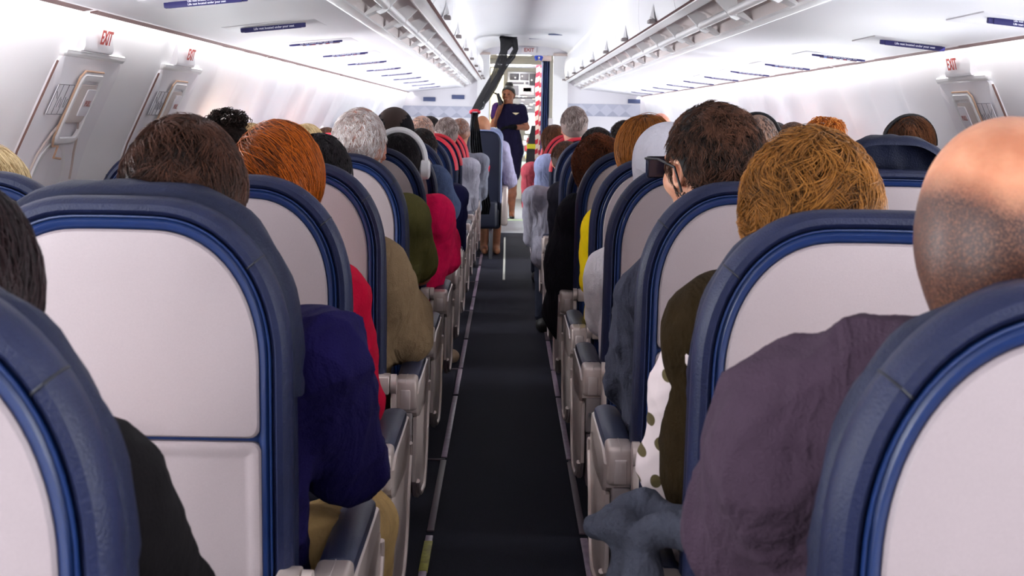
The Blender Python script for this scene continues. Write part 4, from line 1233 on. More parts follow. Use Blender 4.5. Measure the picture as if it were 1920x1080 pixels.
def strand_hair(r, c, hs, thick, m_cap, m_str, n, length, cap={}, seed=0, yaw=0.0, box=0.0, **kw):
    def turn(V):
        if box:      # a fuller, squarer head of hair
            q = V - c; k = 1 + box * np.clip(.75 - np.abs(q[:, 2]) / (.16 * hs), 0, 1); q[:, 0] *= k; V = c + q
        if not yaw: return V
        q = V - c; cy_, sy = math.cos(yaw), math.sin(yaw)
        return c + np.stack([q[:, 0] * cy_ - q[:, 1] * sy, q[:, 0] * sy + q[:, 1] * cy_, q[:, 2]], 1)
    V, F = hair_cap(c, hs, thick * .75, seed=seed, bump=.002, **cap); V = turn(V)
    h = add_hair(r, V, F, m_cap)
    V, F = strands(n, c + arr(0, -.014, .016) * hs, arr(.076, .096, .094) * hs + thick * .72, length, seed=seed, **kw); V = turn(V)
    link('hair_strands', strand_mesh('hair_strands', V, F), m_str, h)
    return h

# 1 brown-haired man in the indigo sweater
r, c, J = near('person with thick brown hair in an indigo sweater, elbow out over the left aisle armrest', 349, 226, 2.05, 1, SK_LIGHT, fabric('indigo sweater', '#130d3a', 300),
               sh=(598, 672), el=(655, 875), hs=1.0, g=.016, fold=.010, seed=3, lx=.12, trousers=M_KHAKI, res=.006, armscale=1.15)
strand_hair(r, c, .92, .012, mat('brown hair base', '#0e0807', .8), hair_mat('brown hair', '#0d0706', '#4e2f22'), 13000, .05, cap=dict(zlow=-.125), seed=2, wave=.75, lift=.35, layer=.006, width=.0008, zlow=-.97, face=.45, flow=(.15, -.3, -1), box=.05, hug=1.05)
# 2 auburn-haired passenger
r, c, J = near('person with smooth auburn hair in a crimson top, third row left aisle seat', 520, 244, 2.78, 1, SK_LIGHT, fabric('crimson knit', '#a00428', 300), sh=(618, 560), el=(668, 760), hs=.98, g=.016, fold=.004, seed=5)
strand_hair(r, c, 1.0, .012, mat('auburn base', '#3a1608', .6), hair_mat('auburn hair', '#2e0e04', '#b85a0c', .35), 11000, .13, cap=dict(zlow=-.13), seed=4, wave=.18, lift=.05, layer=.007, width=.0009, zlow=-.97, flow=(.75, -.1, -.8))
# 3 dark short hair, beige jacket
def drape(f, J):
    e = J['ela']; f.cone(e, e + arr(.02, -.02, -.07), .062, .05, .03); f.cone(J['sha'] + arr(0, -.02, -.04), e + arr(-.02, -.03, -.06), .06, .05, .05)
r, c, J = near('person with short black hair wearing a loose beige jacket, fourth row left aisle seat', 600, 254, 3.53, 1, SK_TAN, fabric('beige jacket', '#6f5b44', 260, .08), sh=(712, 505), el=(764, 590), hs=1.0, g=.014, fold=.005, seed=7, extra=drape)
strand_hair(r, c, 1.0, .006, mat('black hair base', '#100c0e', .7), hair_mat('black hair', '#0d0a0d', '#2a2226'), 5000, .02, cap=dict(zlow=-.09), seed=6, wave=.2, lift=.2, layer=.004, width=.0009, zlow=-.85, ears=True)
# 4 white haired man, olive shirt
r, c, J = near('white haired man in an olive shirt, fifth row left aisle seat', 675, 205, 4.33, 1, SK_PINK, fabric('olive shirt', '#57532e', 260), sh=(760, 410), el=(786, 512), hs=1.03, sleeve='short', g=.016, fold=.003, seed=9)
strand_hair(r, c, 1.03, .004, skin_mat('pink scalp', '#cf9a88', '#c08472'), hair_mat('white hair', '#c0aaa2', '#fdf6f4'), 7000, .018, cap=dict(zlow=-.10), seed=8, wave=.6, lift=.2, layer=.004, width=.0009, zlow=-.88, ears=True)
# 5 white headphones, pink top
r, c, J = near('person in a pink jacket with white over-ear headphones, sixth row left aisle seat', 748, 252, 5.25, 1, SK_TAN, fabric('pink jacket', '#d8154f', 260), sh=(815, 400), el=(831, 455), hs=1.0, g=.012, fold=.005, seed=11, extra=drape)
strand_hair(r, c, 1.0, .006, mat('black hair base', '#100c0e'), hair_mat('black hair', '#0d0a0d', '#2a2226'), 4000, .04, cap=dict(zlow=-.10), seed=10, wave=.2, layer=.004, width=.001, zlow=-.8)
def headphones(r, c, m, hs=1.0, w=.013):
    hp = empty('headphones', (0, 0, 0), None, None); hp.parent = r
    del_ = [k for k in list(hp.keys()) if k in ('label', 'category')]
    pts = [c + arr(.092 * math.cos(t), -.002, .012 + .108 * math.sin(t)) * hs for t in np.linspace(math.radians(-8), math.radians(188), 22)]
    MB().tube(pts, w * .75, 8).build('headband', m, hp)
    for s_ in (-1, 1):
        MB().tube([c + arr(s_ * .074, 0, -.015) * hs, c + arr(s_ * .080, 0, -.015) * hs, c + arr(s_ * .104, 0, -.015) * hs, c + arr(s_ * .110, 0, -.015) * hs], [.030, .038, .036, .026], 18).build('ear_cup', m, hp)
    return hp
headphones(r, c, mat('white headphone', '#e9e6e8', .35), 1.08, .016)
# 6 backwards cap, blue-grey shirt
r, c, J = near('man in a backwards black cap and blue-grey shirt, left of the aisle', 740, 203, 6.05, 1, SK_TAN, fabric('blue grey shirt', '#465270', 260), sh=(812, 345), el=(838, 400), hs=1.03, sleeve='short', g=.02, fold=.003, seed=13)
V, F = hair_cap(c, 1.03, .004, zlow=-.08); add_hair(r, V, F, mat('brown stubble hair', '#3a2a24', .8))
def capmesh(c, hs):
    mb = MB(); rings = []
    for i, ph in enumerate(np.linspace(0, math.pi / 2, 9)):
        zz = .005 + .108 * math.sin(ph); rr_ = math.cos(ph) ** .8
        rings.append([tuple(c + arr(.087 * rr_ * math.cos(t), -.006 + .107 * rr_ * math.sin(t), zz) * hs) for t in np.linspace(0, 2 * math.pi, 33)[:-1]])
    V = [p for r_ in rings for p in r_]; F = []
    n = 32
    for i in range(8):
        for k in range(n):
            t = 2 * math.pi * (k + .5) / n
            back = abs(((t - 1.5 * math.pi + math.pi) % (2 * math.pi)) - math.pi)
            if i < 4 and i > 0 and back < .48 - .09 * i: continue
            F.append((i * n + k, i * n + (k + 1) % n, (i + 1) * n + (k + 1) % n, (i + 1) * n + k))
    mb.add(V, F)
    return mb
capmesh(c, 1.03).build('cap', fabric('black cap', '#16141a'), r)

# generic passengers farther forward share body meshes
GEN = {}
def generic(s, sleeve='long'):
    key = (s, sleeve)
    if key not in GEN: GEN[key] = person_meshes('generic', 1.14, s, J=body_layout(1.14, s, None, (s * .175, .14, .64)), sleeve=sleeve, res=.010, g=.010, seed=2)
    return GEN[key]
CAPS = {}
def far(label, px, top, Y, s, skin, shirt, hair, sleeve='long', hs=1.0):
    x, y, hz = place(px, top, Y)
    ms, J = generic(s, sleeve)
    r = person(label, x, y, hz, s, skin, shirt, ms)
    r.location.z = 0
    dz = hz - 1.14
    r.scale = (1, 1, hz / 1.14)
    c = arr(0, 0, 1.14)
    kind, m1, m2 = hair
    if kind == 'bald':
        return r, c
    if kind not in CAPS:
        th, zl = {'short': (.006, -.085), 'mid': (.014, -.12), 'long': (.016, -.12), 'curly': (.022, -.11), 'bun': (.012, -.08), 'thin': (.003, -.07)}[kind]
        V, F = hair_cap(c, 1.0, th, zlow=zl, bump=.002, res=.008); a1 = make_mesh('hair', V, F, True, None)
        par = {'short': dict(n=2500, length=.018, wave=.3, lift=.2, layer=.004, ears=True), 'mid': dict(n=2500, length=.10, wave=.2, layer=.007, flow=(.2, -.1, -1)),
               'long': dict(n=2500, length=.26, wave=.12, layer=.007, keep=.6), 'curly': dict(n=2200, length=.05, wave=.8, curl=.9, lift=.3, layer=.014),
               'bun': dict(n=2200, length=.08, wave=.1, layer=.005, flow=(0, -.6, .6)), 'thin': dict(n=1200, length=.015, layer=.003, wave=.3, ears=True)}[kind]
        V, F = strands(c=c + arr(0, -.012, .020), r=arr(.076, .096, .090) + th * .75, seed=5, width=.0016, zlow=-.8, seg=5, **par)
        CAPS[kind] = (a1, strand_mesh('hair_strands', V, F))
    h = link('hair', CAPS[kind][0], m1, r); link('hair_strands', CAPS[kind][1], m2, h)
    return r, c
HB = mat('dark hair base', '#15100f', .7); HM = hair_mat('dark hair', '#120c0c', '#3a2a26')
BRB = mat('mid brown base', '#3a2318', .7); BRM = hair_mat('mid brown hair', '#3a2116', '#7a4c30')
BLB = mat('blonde base', '#9a7a4e', .7); BLM = hair_mat('blonde hair', '#9a7646', '#e6cf9e')
GRB = mat('grey hair base', '#8a7670', .8); GRM = hair_mat('grey hair', '#5e4c48', '#b8a8a2')
WHB = mat('white hair base', '#c4b4ac', .8); WHM = hair_mat('whitish hair', '#a89a94', '#e6dedc')
far('person with black hair low in the eighth row left aisle seat, navy top', 789, 240, 6.85, 1, SK_TAN, fabric('navy top', '#1c1c40'), ('short', HB, HM))
far('balding man in a black jacket, left of the aisle beyond the cap wearer', 791, 218, 8.9, 1, SK_BALD, fabric('black jacket', '#131216'), ('thin', mat('bald fringe', '#b98d78', .6), GRM))
far('person whose dark hair shows over the balding head left of the aisle', 806, 219, 10.0, 1, SK_LIGHT, fabric('grey top', '#8a8a94'), ('short', HB, HM))
far('grey-haired man in a white shirt, left aisle seat with a red head cover', 838, 221, 9.75, 1, SK_PINK, fabric('white shirt', '#a8a6b2'), ('short', GRB, GRM))
far('brown balding head in front of the grey-haired man left of the aisle', 863, 222, 11.2, 1, SK_TAN, fabric('patterned shirt', '#7c7f8c'), ('thin', mat('bald brown', '#8a5a44'), GRM))
far('pink bald head showing just right of the black mesh curtain', 903, 229, 12.6, 1, SK_PINK, fabric('lilac shirt', '#b9b4d0'), ('bald', None, None))
far('blonde head at the far left window edge of the picture', -34, 274, 2.75, -1, SK_LIGHT, fabric('cream top', '#b0a890'), ('mid', BLB, BLM))
r, c = far('person with a messy dark topknot at the left window', 430, 232, 5.25, -1, SK_LIGHT, fabric('grey top2', '#6a6a74'), ('bun', HB, HM))
V, F = strands(700, c + arr(0, -.03, .135), (.05, .045, .028), .05, seed=3, wave=1.2, curl=1.0, lift=.6, layer=.02, width=.0018, zlow=-1, face=2)
link('topknot', strand_mesh('topknot', V, F), HM, r)
far('sandy-haired head at the left window behind the auburn hair', 470, 231, 6.1, -1, SK_LIGHT, fabric('tan top', '#9a8468'), ('short', BLB, BLM))
far('person with straight blonde hair at the left window, sixth seat forward', 574, 235, 7.1, -1, SK_LIGHT, fabric('blue top', '#4a5a80'), ('mid', BLB, BLM))
far('brown-haired head just right of the blonde one by the left wall', 613, 238, 8.5, -1, SK_LIGHT, fabric('brown top', '#5a4a40'), ('short', BRB, BRM))

# ---- right bank
# bald man, purple hoodie
def hood(f, J):
    hz = J['head'][2]
    
    for t in (-1, 1): f.cone((t * .135, -.02, hz - .105), (t * .055, -.045, hz - .098), .044, .046, .03); f.cone((t * .20, .02, hz - .20), (t * .10, -.02, hz - .14), .065, .060, .04)
    f.cone((-.08, -.06, hz - .16), (.08, -.06, hz - .16), .05, .05, .03)
r, c, J = near('bald man in a purple-grey hooded sweatshirt at the right edge of the picture', 1905, 216, 1.28, -1, SK_BALD, fabric('purple hoodie', '#3a2c38', 300, .1), sh=(1512, 815), el=(1405, 1010), dyel=.12, hs=1.06, g=.022, fold=.008, seed=15, stub=1.0, yaw=-.7, extra=hood, bulk=1.08, res=.0055, armscale=1.1)
f = Field(.006); hz = c[2]
f.cone((0, -.022, hz - .088), (0, -.006, hz - .125), .064, .072, .01); V, F = f.run()
link('collar', make_mesh('collar', V, F, True, None), fabric('green collar', '#4e9a5c'), r)
f = Field(.006); f.cone((0, -.022, hz - .108), (0, -.006, hz - .15), .074, .092, .01); V, F = f.run()
link('undershirt', make_mesh('undershirt', V, F, True, None), mat('speckled knit', '#8f8a90', .9, var=.7, vscale=160), r)
# curly blonde woman with polka dot sleeve and cardigan
def dots():
    m = bpy.data.materials.new('polka dot cloth'); m.use_nodes = True; nt = m.node_tree; b = nt.nodes['Principled BSDF']
    tc = nt.nodes.new('ShaderNodeTexCoord'); mp = nt.nodes.new('ShaderNodeMapping'); mp.inputs['Scale'].default_value = (1.4, 0.0, 1.0)
    v = nt.nodes.new('ShaderNodeTexVoronoi'); v.inputs['Scale'].default_value = 27; v.inputs['Randomness'].default_value = .6
    cr = nt.nodes.new('ShaderNodeValToRGB'); cr.color_ramp.elements[0].color = lin('#4a3f1e'); cr.color_ramp.elements[1].color = lin('#c9b9b9'); cr.color_ramp.elements[0].position = .30; cr.color_ramp.elements[1].position = .33
    nt.links.new(tc.outputs['Object'], mp.inputs[0]); nt.links.new(mp.outputs[0], v.inputs['Vector']); nt.links.new(v.outputs['Distance'], cr.inputs[0]); nt.links.new(cr.outputs[0], b.inputs['Base Color'])
    b.inputs['Roughness'].default_value = .9
    return m
r, c, J = near('woman with wavy golden blonde hair in a polka dot blouse, second row right aisle seat', 1518, 266, 2.10, -1, SK_LIGHT, dots(), sh=(1345, 630), el=(1266, 872), hs=1.0, armscale=1.5, g=.014, fold=.006, seed=17, res=.006)
strand_hair(r, c, .97, .014, mat('golden base', '#241406', .8), hair_mat('golden hair', '#2a1405', '#a46c30', .4), 15000, .075, cap=dict(zlow=-.15), seed=12, wave=1.2, lift=.35, layer=.010, width=.0009, zlow=-.98, flow=(-.15, -.2, -1), swirl=.3, box=.06, hug=1.08)
# olive-brown cardigan over her upper arm
f = Field(.006)
E_ = J['ela']; S_ = J['sha']
f.cone(S_ + arr(.03, .0, .01), S_ + (E_ - S_) * .40 + arr(.034, -.012, 0), .094, .092, .02); f.cone(S_ + (E_ - S_) * .35 + arr(.030, -.015, .0), E_ + arr(.085, -.05, .06), .066, .036, .03)
f.cone(S_, J['shb'], .085, .085, .04); f.ell((0, .06, c[2] - .38), (.21, .125, .20), .05)
V, F = f.run(); V = folds(V, F, .004, 4)
link('cardigan', make_mesh('cardigan', V, F, True, None), fabric('olive brown cardigan', '#231806', 180), r)
# dark haired man with sunglasses, slate sleeve
r, c, J = near('man with dark greying hair and black glasses, third row right aisle seat', 1336, 200, 2.90, -1, SK_LIGHT, fabric('slate shirt', '#32333f', 260, .1), sh=(1218, 560), el=(1182, 715), hs=1.10, g=.012, fold=.010, seed=19, yaw=.45, trousers=fabric('mustard trousers', '#9a6c14'), res=.006)
strand_hair(r, c, 1.10, .008, mat('dark grey hair base', '#0a0707', .8), hair_mat('dark greying hair', '#0c0807', '#5e3c2c'), 13000, .026, cap=dict(zlow=-.10), seed=14, wave=.8, curl=.3, lift=.3, layer=.006, width=.0009, zlow=-.93, ears=True, yaw=.45)
gl = empty('sunglasses', tuple(c), None, None); gl.parent = r; gl.rotation_euler = (0, 0, .45); c_ = c; c = arr(0, 0, 0)
gm = mat('glasses black', '#101014', .25)
for s_ in (-1, 1):
    MB().tube([c + arr(s_ * .087, -.035, -.045) * 1.1, c + arr(s_ * .088, -.01, .000) * 1.1, c + arr(s_ * .086, .05, .012) * 1.1, c + arr(s_ * .080, .105, .012) * 1.1], .0028, 6).build('temple_arm', gm, gl)
    MB().box((s_ * .016 * 1.1 if s_ > 0 else -.078 * 1.1, c[1] + .112, c[2] - .028), (.078 * 1.1 if s_ > 0 else -.016 * 1.1, c[1] + .118, c[2] + .018), .006, 3).build('lens', mat('dark lens', '#23263a', .1), gl)
MB().tube([c + arr(-.014, .118, .014), c + arr(.014, .118, .014)], .003, 6).build('bridge', gm, gl)
# white cap / white sleeve
r, c, J = near('person in a white cap and white sweater, half hidden behind the dark-haired man', 1262, 240, 3.76, -1, SK_LIGHT, fabric('white sweater', '#d6cfd2', 260, .05), sh=(1152, 520), el=(1138, 590), hs=1.0, g=.020, fold=.003, seed=21)
f = Field(.007); f.ell(c + arr(-.01, -.01, .03), (.098, .112, .10), .02); f.cone(c + arr(-.06, .02, .0), c + arr(-.075, -.03, -.06), .035, .03, .03)
def cutcap(G, ax):
    Z = ax[2][None, None, :]; Y_ = ax[1][None, :, None]; return np.maximum(G, ((c[2] - .045) - Z + .0 * Y_).astype(np.float32) * np.ones_like(G))
V, F = f.run(cutcap); link('knit_cap', make_mesh('knit_cap', V, F, True, None), fabric('white cap', '#cfcdd6', 260, .04), r)
# long brown hair, yellow top
r, c, J = near('woman with long straight light brown hair in a yellow top, fifth row right aisle seat', 1211, 222, 4.42, -1, SK_LIGHT, fabric('yellow top', '#d9b70c', 260, .06), sh=(1135, 430), el=(1118, 525), hs=1.0, g=.014, fold=.003, seed=23)
strand_hair(r, c, 1.0, .014, mat('light brown base', '#4e2c16', .6), hair_mat('light brown hair', '#5a3216', '#a8672c', .35), 8000, .27, cap=dict(zlow=-.14), seed=16, wave=.05, lift=.02, layer=.006, width=.0011, zlow=-.9, seg=9, flow=(0, -.05, -1), keep=.6)
# curly auburn, black sleeve, bare elbow
r, c, J = near('person with curly reddish hair in a black shirt, bare elbow towards the aisle', 1122, 262, 5.27, -1, SK_PINK, fabric('black tee', '#18161d'), sh=(1085, 405), el=(1062, 500), hs=.98, sleeve='short', g=.020, fold=.003, seed=25)
strand_hair(r, c, 1.0, .016, mat('curly base', '#2e1810', .7), hair_mat('curly auburn', '#341a10', '#8a4a2c'), 6000, .07, cap=dict(zlow=-.14), seed=18, wave=.7, curl=.9, lift=.1, layer=.008, width=.0011, zlow=-.95)
def glasses(r, c):
    g_ = empty('glasses', (0, 0, 0), None, None); g_.parent = r
    for s_ in (-1, 1): MB().tube([c + arr(s_ * .083, -.02, -.01), c + arr(s_ * .084, .03, .006), c + arr(s_ * .076, .10, .006)], .0025, 6).build('temple_arm', gm, g_)
    for s_ in (-1, 1): MB().tube([c + arr(s_ * .038 + .026 * math.cos(t), .108, .0 + .02 * math.sin(t)) for t in np.linspace(0, 6.28, 14)], .0025, 6).build('lens_rim', gm, g_)
r, c = far('person with flat black hair and dark glasses near the grey-haired man', 1120, 239, 6.9, -1, SK_TAN, fabric('charcoal top', '#26242e'), ('short', HB, HM)); glasses(r, c)
far('grey-haired man in a light blue shirt right of the aisle', 1077, 203, 8.55, -1, SK_PINK, fabric('light blue shirt', '#a9b4dc'), ('short', GRB, GRM), hs=1.0)
far('person with shoulder-length brown hair and pink top, right aisle near the first class', 1040, 236, 10.2, -1, SK_LIGHT, fabric('pink top', '#d8606c'), ('long', BRB, BRM))
far('person in a white long sleeved shirt, eighth row right aisle seat', 1062, 262, 7.75, -1, SK_LIGHT, fabric('pale shirt', '#96929e'), ('short', BRB, BRM))
far('person with curly black hair in the middle of the right bank far forward', 1171, 232, 10.95, -1, SK_TAN, fabric('wine top', '#6a2a3a'), ('curly', HB, HM))
far('bald pale head far forward right of the long brown hair', 1238, 213, 9.3, -1, SK_PINK, fabric('grey top', '#8a8a94'), ('bald', None, None))
r, c = far('man wearing black headphones beside the dark-haired man with glasses', 1420, 218, 5.35, -1, SK_LIGHT, fabric('grey tee', '#7a7a84'), ('thin', mat('thin hair', '#b08a76'), GRM)); headphones(r, c, mat('black headphone', '#14141a', .35), 1.0, .012)
r, c = far('person with black headphones by the right window, farther than the other headphone wearer', 1453, 233, 7.7, -1, SK_TAN, fabric('dark tee', '#2a2a34'), ('short', HB, HM)); headphones(r, c, mat('black headphone', '#14141a', .35), 1.0, .012)
far('brown shaved head by the right wall left of the orange hair', 1487, 231, 7.0, -1, SK_TAN, fabric('dark tee', '#2a2a34'), ('short', BRB, BRM))
r, c = far('person with a curled orange ponytail and dark scrunchie, right middle seat', 1528, 252, 4.45, -1, SK_LIGHT, fabric('peach top', '#b98a74'), ('bun', mat('orange base', '#a8501a'), hair_mat('orange hair', '#b4561a', '#f09a48', .35)))
V, F = strands(900, c + arr(.03, -.02, .12), (.045, .05, .042), .07, seed=9, wave=.6, curl=.9, lift=.2, layer=.015, width=.0018, zlow=-1, face=2)
link('ponytail', strand_mesh('ponytail', V, F), MATS['orange hair'], r)
f = Field(.006); f.ell(c + arr(-.038, -.03, .118), (.034, .032, .030), .01); f.ell(c + arr(-.055, -.03, .105), (.02, .02, .02), .01); V, F = f.run(); V = folds(V, F, .005, 3, 2)
link('scrunchie', make_mesh('scrunchie', V, F, True, None), fabric('dark velvet', '#1c1216'), r)
f = Field(.006); f.cone(c + arr(-.02, -.06, .09), c + arr(.02, -.075, .075), .018, .012, .01); V, F = f.run()
link('hair_clip', make_mesh('hair_clip', V, F, True, None), mat('pale clip', '#e8dcd8', .4), r)
r, c = far('woman with smooth brown hair and a black headband by the right wall', 1703, 224, 5.27, -1, SK_LIGHT, fabric('teal top', '#3a5a60'), ('mid', BRB, BRM))
MB().tube([c + arr(.098 * math.cos(t), -.02 - .02 * math.sin(t), .018 + .108 * math.sin(t)) for t in np.linspace(0, math.pi, 20)], .008, 8).build('headband', M_DARK, r)
# left edge of the picture: dark hair, black jacket
r, c, J = near('person with long black hair in a black jacket at the left edge of the picture', -128, 345, 1.24, 1, SK_LIGHT, fabric('black coat', '#0d0a0c', 260), sh=(140, 950), el=(285, 1125), hs=1.0, g=.02, fold=.004, seed=29, res=.007)
strand_hair(r, c, 1.0, .012, mat('near black base', '#0c0709', .6), hair_mat('near black hair', '#0a0608', '#261416'), 9000, .26, cap=dict(zlow=-.14), seed=20, wave=.1, lift=.03, layer=.008, width=.0009, zlow=-.9, seg=9, keep=.6)

# ---- clothes on armrests, shoes in the aisle
f = Field(.006)
def A(px, py, Y): return np.array(at(px, py, Y))
o0 = A(1180, 960, 2.05)
A = lambda px, py, Y: np.array(at(px, py + 16, Y))
f.cone(A(1122, 972, 2.06) - o0, A(1205, 948, 2.10) - o0, .022, .034, .02, ); f.cone(A(1200, 958, 2.10) - o0, A(1290, 968, 2.05) - o0, .030, .036, .02)
f.cone(A(1225, 975, 1.98) - o0, A(1300, 975, 1.95) - o0, .026, .034, .012); f.cone(A(1110, 975, 2.05) - o0, A(1170, 975, 2.02) - o0, .016, .024, .02)
f.cone(A(1175, 1010, 2.02) - o0, A(1150, 1120, 2.02) - o0, .020, .032, .02); f.cone(A(1205, 1010, 1.99) - o0, A(1200, 1130, 1.97) - o0, .022, .034, .015)
V, F = f.run(); V = folds(V, F, .009, 7, 1.2)
o = link('knit_cardigan', make_mesh('knit_cardigan', V, F, True, None), fabric('denim blue knit', '#42444f', 140, .18, bump=.9), loc=o0); tag(o, 'blue knitted cardigan hanging over the right aisle armrest beside the polka dot sleeve', 'cardigan')
f = Field(.008); o0 = A(1000, 425, 8.2)
f.cone(A(1012, 408, 8.2) - o0, A(992, 440, 8.2) - o0, .035, .022, .02); f.cone(A(1018, 405, 8.25) - o0, A(1008, 425, 8.25) - o0, .04, .03, .02); V, F = f.run(); V = folds(V, F, .006, 2)
A = None
o = link('grey_jacket', make_mesh('grey_jacket', V, F, True, None), fabric('grey cloth', '#8a8088'), loc=o0); tag(o, 'grey cloth hanging into the aisle from a forward right armrest', 'jacket')
p = at(846, 678, 1.25 * FPX / (684 - 220))
f = Field(.005); f.cone((-.03, -.05, .03), (.0, .06, .028), .028, .034, .02, (1, 1, 1)); f.ell((.0, .07, .028), (.036, .05, .028), .02); V, F = f.run()
o = link('tan_shoe', make_mesh('tan_shoe', V, F, True, None), mat('tan shoe', '#b99c7c', .6), loc=(p.x, p.y, 0)); tag(o, 'tan shoe toe poking into the aisle from the left seats', 'shoe')

# ================================================================== CURTAIN, ATTENDANT, FIRST CLASS FEET
def curtain():
    Yc = 11.95
    def depth(y): return float(np.interp(y, [69, 210, 402], [14.9, 11.95, 11.95]))
    m = bpy.data.materials.new('black mesh'); m.use_nodes = True; nt = m.node_tree; b = nt.nodes['Principled BSDF']
    b.inputs['Base Color'].default_value = lin('#0e0c14'); b.inputs['Roughness'].default_value = .8; b.inputs['Alpha'].default_value = .88
    root = empty('mesh_curtain', (0, 0, 0), 'black mesh divider curtain tied with a red band, slanting from ceiling to left seats', 'curtain')
    def sheet(name, pts, mm, amp=.014, fr=9, parent=root):
        n = 16; V = []; 
        S = []
        for i in range(len(pts) - 1):
            for k in range(6):
                t = k / 6; S.append([pts[i][q] + (pts[i + 1][q] - pts[i][q]) * t for q in range(3)])
        S.append(list(pts[-1]))
        rings = []
        for i, (x0, x1, y) in enumerate(S):
            r1 = []; r2 = []
            for k in range(n + 1):
                t = k / n; px = x0 + (x1 - x0) * t
                p = at(px, y, depth(y) + amp * math.sin(fr * t * 3.14 + i * .06)); r1.append(tuple(p)); r2.append((p.x, p.y + .006, p.z))
            rings.append(r1 + r2[::-1])
        return MB().loft(rings, True, True).build(name, mm, parent, sharp=80)
    sheet('upper_sheet', [(936, 970, 69), (938, 968, 80), (938, 952, 95), (930, 950, 115), (921, 944, 140), (906, 932, 165), (893, 917, 188), (883, 899, 208)], m)
    sheet('side_strand', [(955, 970, 73), (962, 972, 92), (952, 966, 108), (936, 950, 128), (922, 934, 155), (908, 918, 180), (893, 904, 200)], m, .01, 4)
    sheet('lower_sheet', [(884, 897, 211), (883, 896, 222), (880, 900, 245), (879, 903, 270), (882, 909, 310), (888, 915, 350), (897, 920, 385), (899, 917, 402)], m, .03, 11)
    pts = [at(890.5 + 8.5 * math.cos(t), 210 + 3.2 * math.sin(t), Yc + .0 + .035 * math.sin(t)) for t in np.linspace(0, 2 * math.pi, 16)]
    MB().tube(pts, .011, 8).build('red_tie', M_RED, root)
    MB().tube([at(898, 207, Yc - .03), at(906, 203, Yc - .03), at(909, 196, Yc - .03), at(907, 190, Yc - .03)], .006, 6).build('strap_loop', M_DARK, root)
    p0, p1 = at(937, 69, 14.9), at(969, 72, 14.9)
    MB().tube([p0, p1], .014, 8).build('top_rail', M_DARK, root)
curtain()

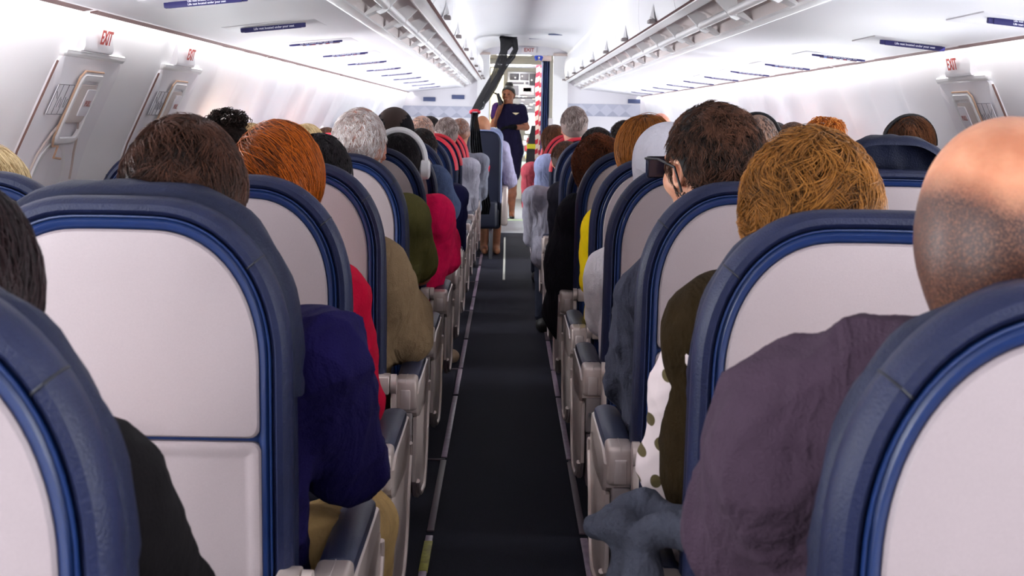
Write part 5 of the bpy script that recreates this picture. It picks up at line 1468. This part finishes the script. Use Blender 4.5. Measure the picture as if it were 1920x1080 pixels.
def attendant():
    Ya = 17.45; o = np.array(at(956, 300, Ya)); o[2] = 0
    def L(px, py, dy=0.0): return np.array(at(px, py, Ya)) - o + arr(0, dy, 0)
    r = empty('person', tuple(o), 'standing attendant in navy dress and black gloves, phone at the ear', 'person')
    hc = L(953, 178)
    yaw = math.pi - .25
    elL, haL = L(925, 236, .0), L(940, 196, -.10)
    shL, shR = L(934, 202), L(977, 204)
    elR, haR = L(987, 239, .02), L(962, 238, -.17)
    f = Field(.006)
    head_prims(f, hc, .98, yaw, face=True)
    f.ell((hc[0], .01, 1.22), (.14, .085, .16), .05); f.ell((hc[0], .01, 1.02), (.12, .08, .14), .05)
    f.cone(shL, shR, .045, .045, .04)
    f.chain([shL, elL, haL], [.048, .040, .028], .02); f.chain([shR, elR, haR], [.048, .040, .028], .02)
    for t in (-1, 1):
        hx = hc[0] + .02
        f.chain([(hx + t * .08, 0, .88), (hx + t * .055, -.02, .50), (hx + t * .05, .01, .30), (hx + t * .05, .015, .09)], [.085, .058, .052, .034], .03)
        f.cone((hx + t * .05, .02, .055), (hx + t * .055, -.13, .03), .034, .028, .02)
    V, F = f.run(); link('body', make_mesh('body', V, F, True, None), SK_DARK, r)
    g = Field(.005); hand(g, haL, L(938, 184, -.10) - haL, 1, curl=1.0); V, F = g.run(); link('glove', make_mesh('glove', V, F, True, None), fabric('black glove', '#0c0b0e'), r)
    g = Field(.005); hand(g, haR, L(944, 238, -.22) - haR, 1, curl=.7); g.cone(haR, haR + (elR - haR) * .12, .033, .034, .01); V, F = g.run(); link('glove', make_mesh('glove', V, F, True, None), fabric('black glove', '#0c0b0e'), r)
    g = Field(.007); dr = fabric('navy dress', '#15112a')
    g.ell((hc[0] + .01, .01, 1.22), (.168, .115, .17), .05); g.ell((hc[0] + .015, .01, 1.02), (.150, .11, .15), .05); g.ell((hc[0] + .02, .02, .86), (.180, .13, .20), .06)
    g.cone((hc[0] + .02, .0, .80), (hc[0] + .02, .0, .56), .165, .150, .05, (1, .75, 1))
    g.cone(shL, shR, .062, .062, .04); g.cone(shL, shL + (elL - shL) * .5, .066, .062, .02); g.cone(shR, shR + (elR - shR) * .55, .066, .064, .02)
    g.cone((hc[0], -.03, hc[2] - .155), (hc[0], -.02, hc[2] - .23), .062, .09, .02)
    g.cone((hc[0], -.16, hc[2] - .14), (hc[0], -.13, hc[2] - .30), .05, .012, .01, op='sub')
    V, F = g.run(); V = folds(V, F, .004, 3); link('dress', make_mesh('dress', V, F, True, None), dr, r)
    # purple shoulder cap on the raised arm
    g = Field(.006); g.cone(shL + arr(-.01, 0, .0), shL + (elL - shL) * .42 + arr(-.006, 0, 0), .070, .066, .02); V, F = g.run(); link('sleeve_panel', make_mesh('sleeve_panel', V, F, True, None), fabric('purple sleeve', '#3a2358'), r)
    V, F = hair_cap(arr(0, 0, 0), .98, .010, zlow=-.07, front=.05, extra=lambda ff, c: (ff.ell((0, -.035, .125), (.052, .052, .048), .02)))
    q = V.copy(); cy_, sy = math.cos(yaw), math.sin(yaw)
    V = hc + np.stack([q[:, 0] * cy_ - q[:, 1] * sy, q[:, 0] * sy + q[:, 1] * cy_, q[:, 2]], 1)
    V = folds(V, F, .002, 2, 2); link('hair', make_mesh('hair', V, F, True, None), mat('attendant hair', '#0e0a0c', .6), r)
    fw = arr(-math.sin(yaw), math.cos(yaw), 0); rt = arr(math.cos(yaw), math.sin(yaw), 0)
    for s_ in (-1, 1):
        e = hc + fw * .084 + rt * .030 * s_ + arr(0, 0, .004)
        f = Field(.003); f.ell(e, (.012, .008, .007), .004); V, F = f.run(); link('eye', make_mesh('eye', V, F, True, None), mat('eye dark', '#1a0f0c', .3), r)
        b0 = e + arr(0, 0, .018) + fw * .006; MB().tube([b0 - rt * .015, b0 + arr(0, 0, .004), b0 + rt * .015], .0025, 6).build('eyebrow', M_DARK, r)
    f = Field(.003); f.ell(hc + fw * .093 + arr(0, 0, -.059), (.020, .010, .006), .004); V, F = f.run(); link('lips', make_mesh('lips', V, F, True, None), mat('lip', '#5a2a22', .4), r)
    # wings badge
    b = L(967, 213, -.115)
    MB().add([tuple(b + arr(x, y, z)) for y in (0, .006) for x, z in ((-.042, .010), (.042, .010), (.022, -.004), (.006, -.014), (-.006, -.014), (-.022, -.004))], [(0, 1, 2, 3, 4, 5), (11, 10, 9, 8, 7, 6)] + [(i, (i + 6), (i + 1) % 6 + 6, (i + 1) % 6) for i in range(6)]).build('wing_badge', mat('badge cream', '#dcc9a0', .3, metal=.3), r, smooth=False)
    for t in (-1, 1):
        f = Field(.005); f.cone((hc[0] + .02 + t * .05, .02, .035), (hc[0] + .02 + t * .055, -.13, .022), .036, .030, .02); f.cone((hc[0] + .02 + t * .05, -.02, .09), (hc[0] + .02 + t * .052, -.06, .14), .06, .05, .01, op='sub')
        V, F = f.run(); link('shoe', make_mesh('shoe', V, F, True, None), mat('black shoe', '#0b0b0e', .3), r)
    p = np.array(L(936, 186, -.14)) + o
    MB().box((-.022, -.015, -.075), (.022, .015, .075), .01, 3, M=Matrix.Rotation(-.25, 4, 'Y')).tube([(0, 0, -.07), (-.02, .0, -.16), (-.05, .05, -.3)], .004, 6).build('telephone_handset', M_DARK, loc=tuple(p))
    tag(bpy.data.objects[[x.name for x in bpy.data.objects if x.name.startswith('telephone_handset')][0]], 'black telephone handset held to the ear of the standing attendant', 'telephone')
attendant()

# bare legs and shoes under the first class seat
x0 = at(922, 450, 12.9).x
r = empty('person', (x0, 12.9, 0), 'person in the nearest first class aisle seat, pale sleeve and feet showing', 'person')
f = Field(.008)
for dx in (-.07, .04):
    f.chain([(dx, .0, .48), (dx, .02, .10)], [.055, .038], .02); f.cone((dx, .02, .045), (dx + .01, -.12, .035), .038, .030, .03)
f.cone((-.015 - .07, -.1, .56), (-.07, .0, .48), .09, .06, .04); f.cone((-.085 + .12, -.1, .56), (.04, .0, .48), .09, .06, .04)
f.ell((-.1, -.32, .62), (.17, .13, .14), .06); f.ell((-.1, -.36, .85), (.17, .10, .2), .06); f.cone((-.1, -.37, 1.0), (-.1, -.36, 1.12), .055, .05, .03); f.ell((-.1, -.36, 1.02 + .14), (.074, .09, .10), .03)
V, F = f.run(); link('body', make_mesh('body', V, F, True, None), SK_TAN, r)
f = Field(.008); f.ell((-.1, -.35, .84), (.19, .12, .24), .06); f.ell((-.1, -.3, .62), (.18, .15, .14), .06); f.cone((-.27, -.36, .97), (.08, -.36, .97), .07, .07, .04)
f.chain([(.08, -.36, .97), (.16, -.25, .68), (.1, -.0, .62)], [.07, .062, .05], .02); V, F = f.run(); V = folds(V, F, .004, 3)
link('shirt', make_mesh('shirt', V, F, True, None), fabric('pale lilac shirt', '#b4aecb'), r)
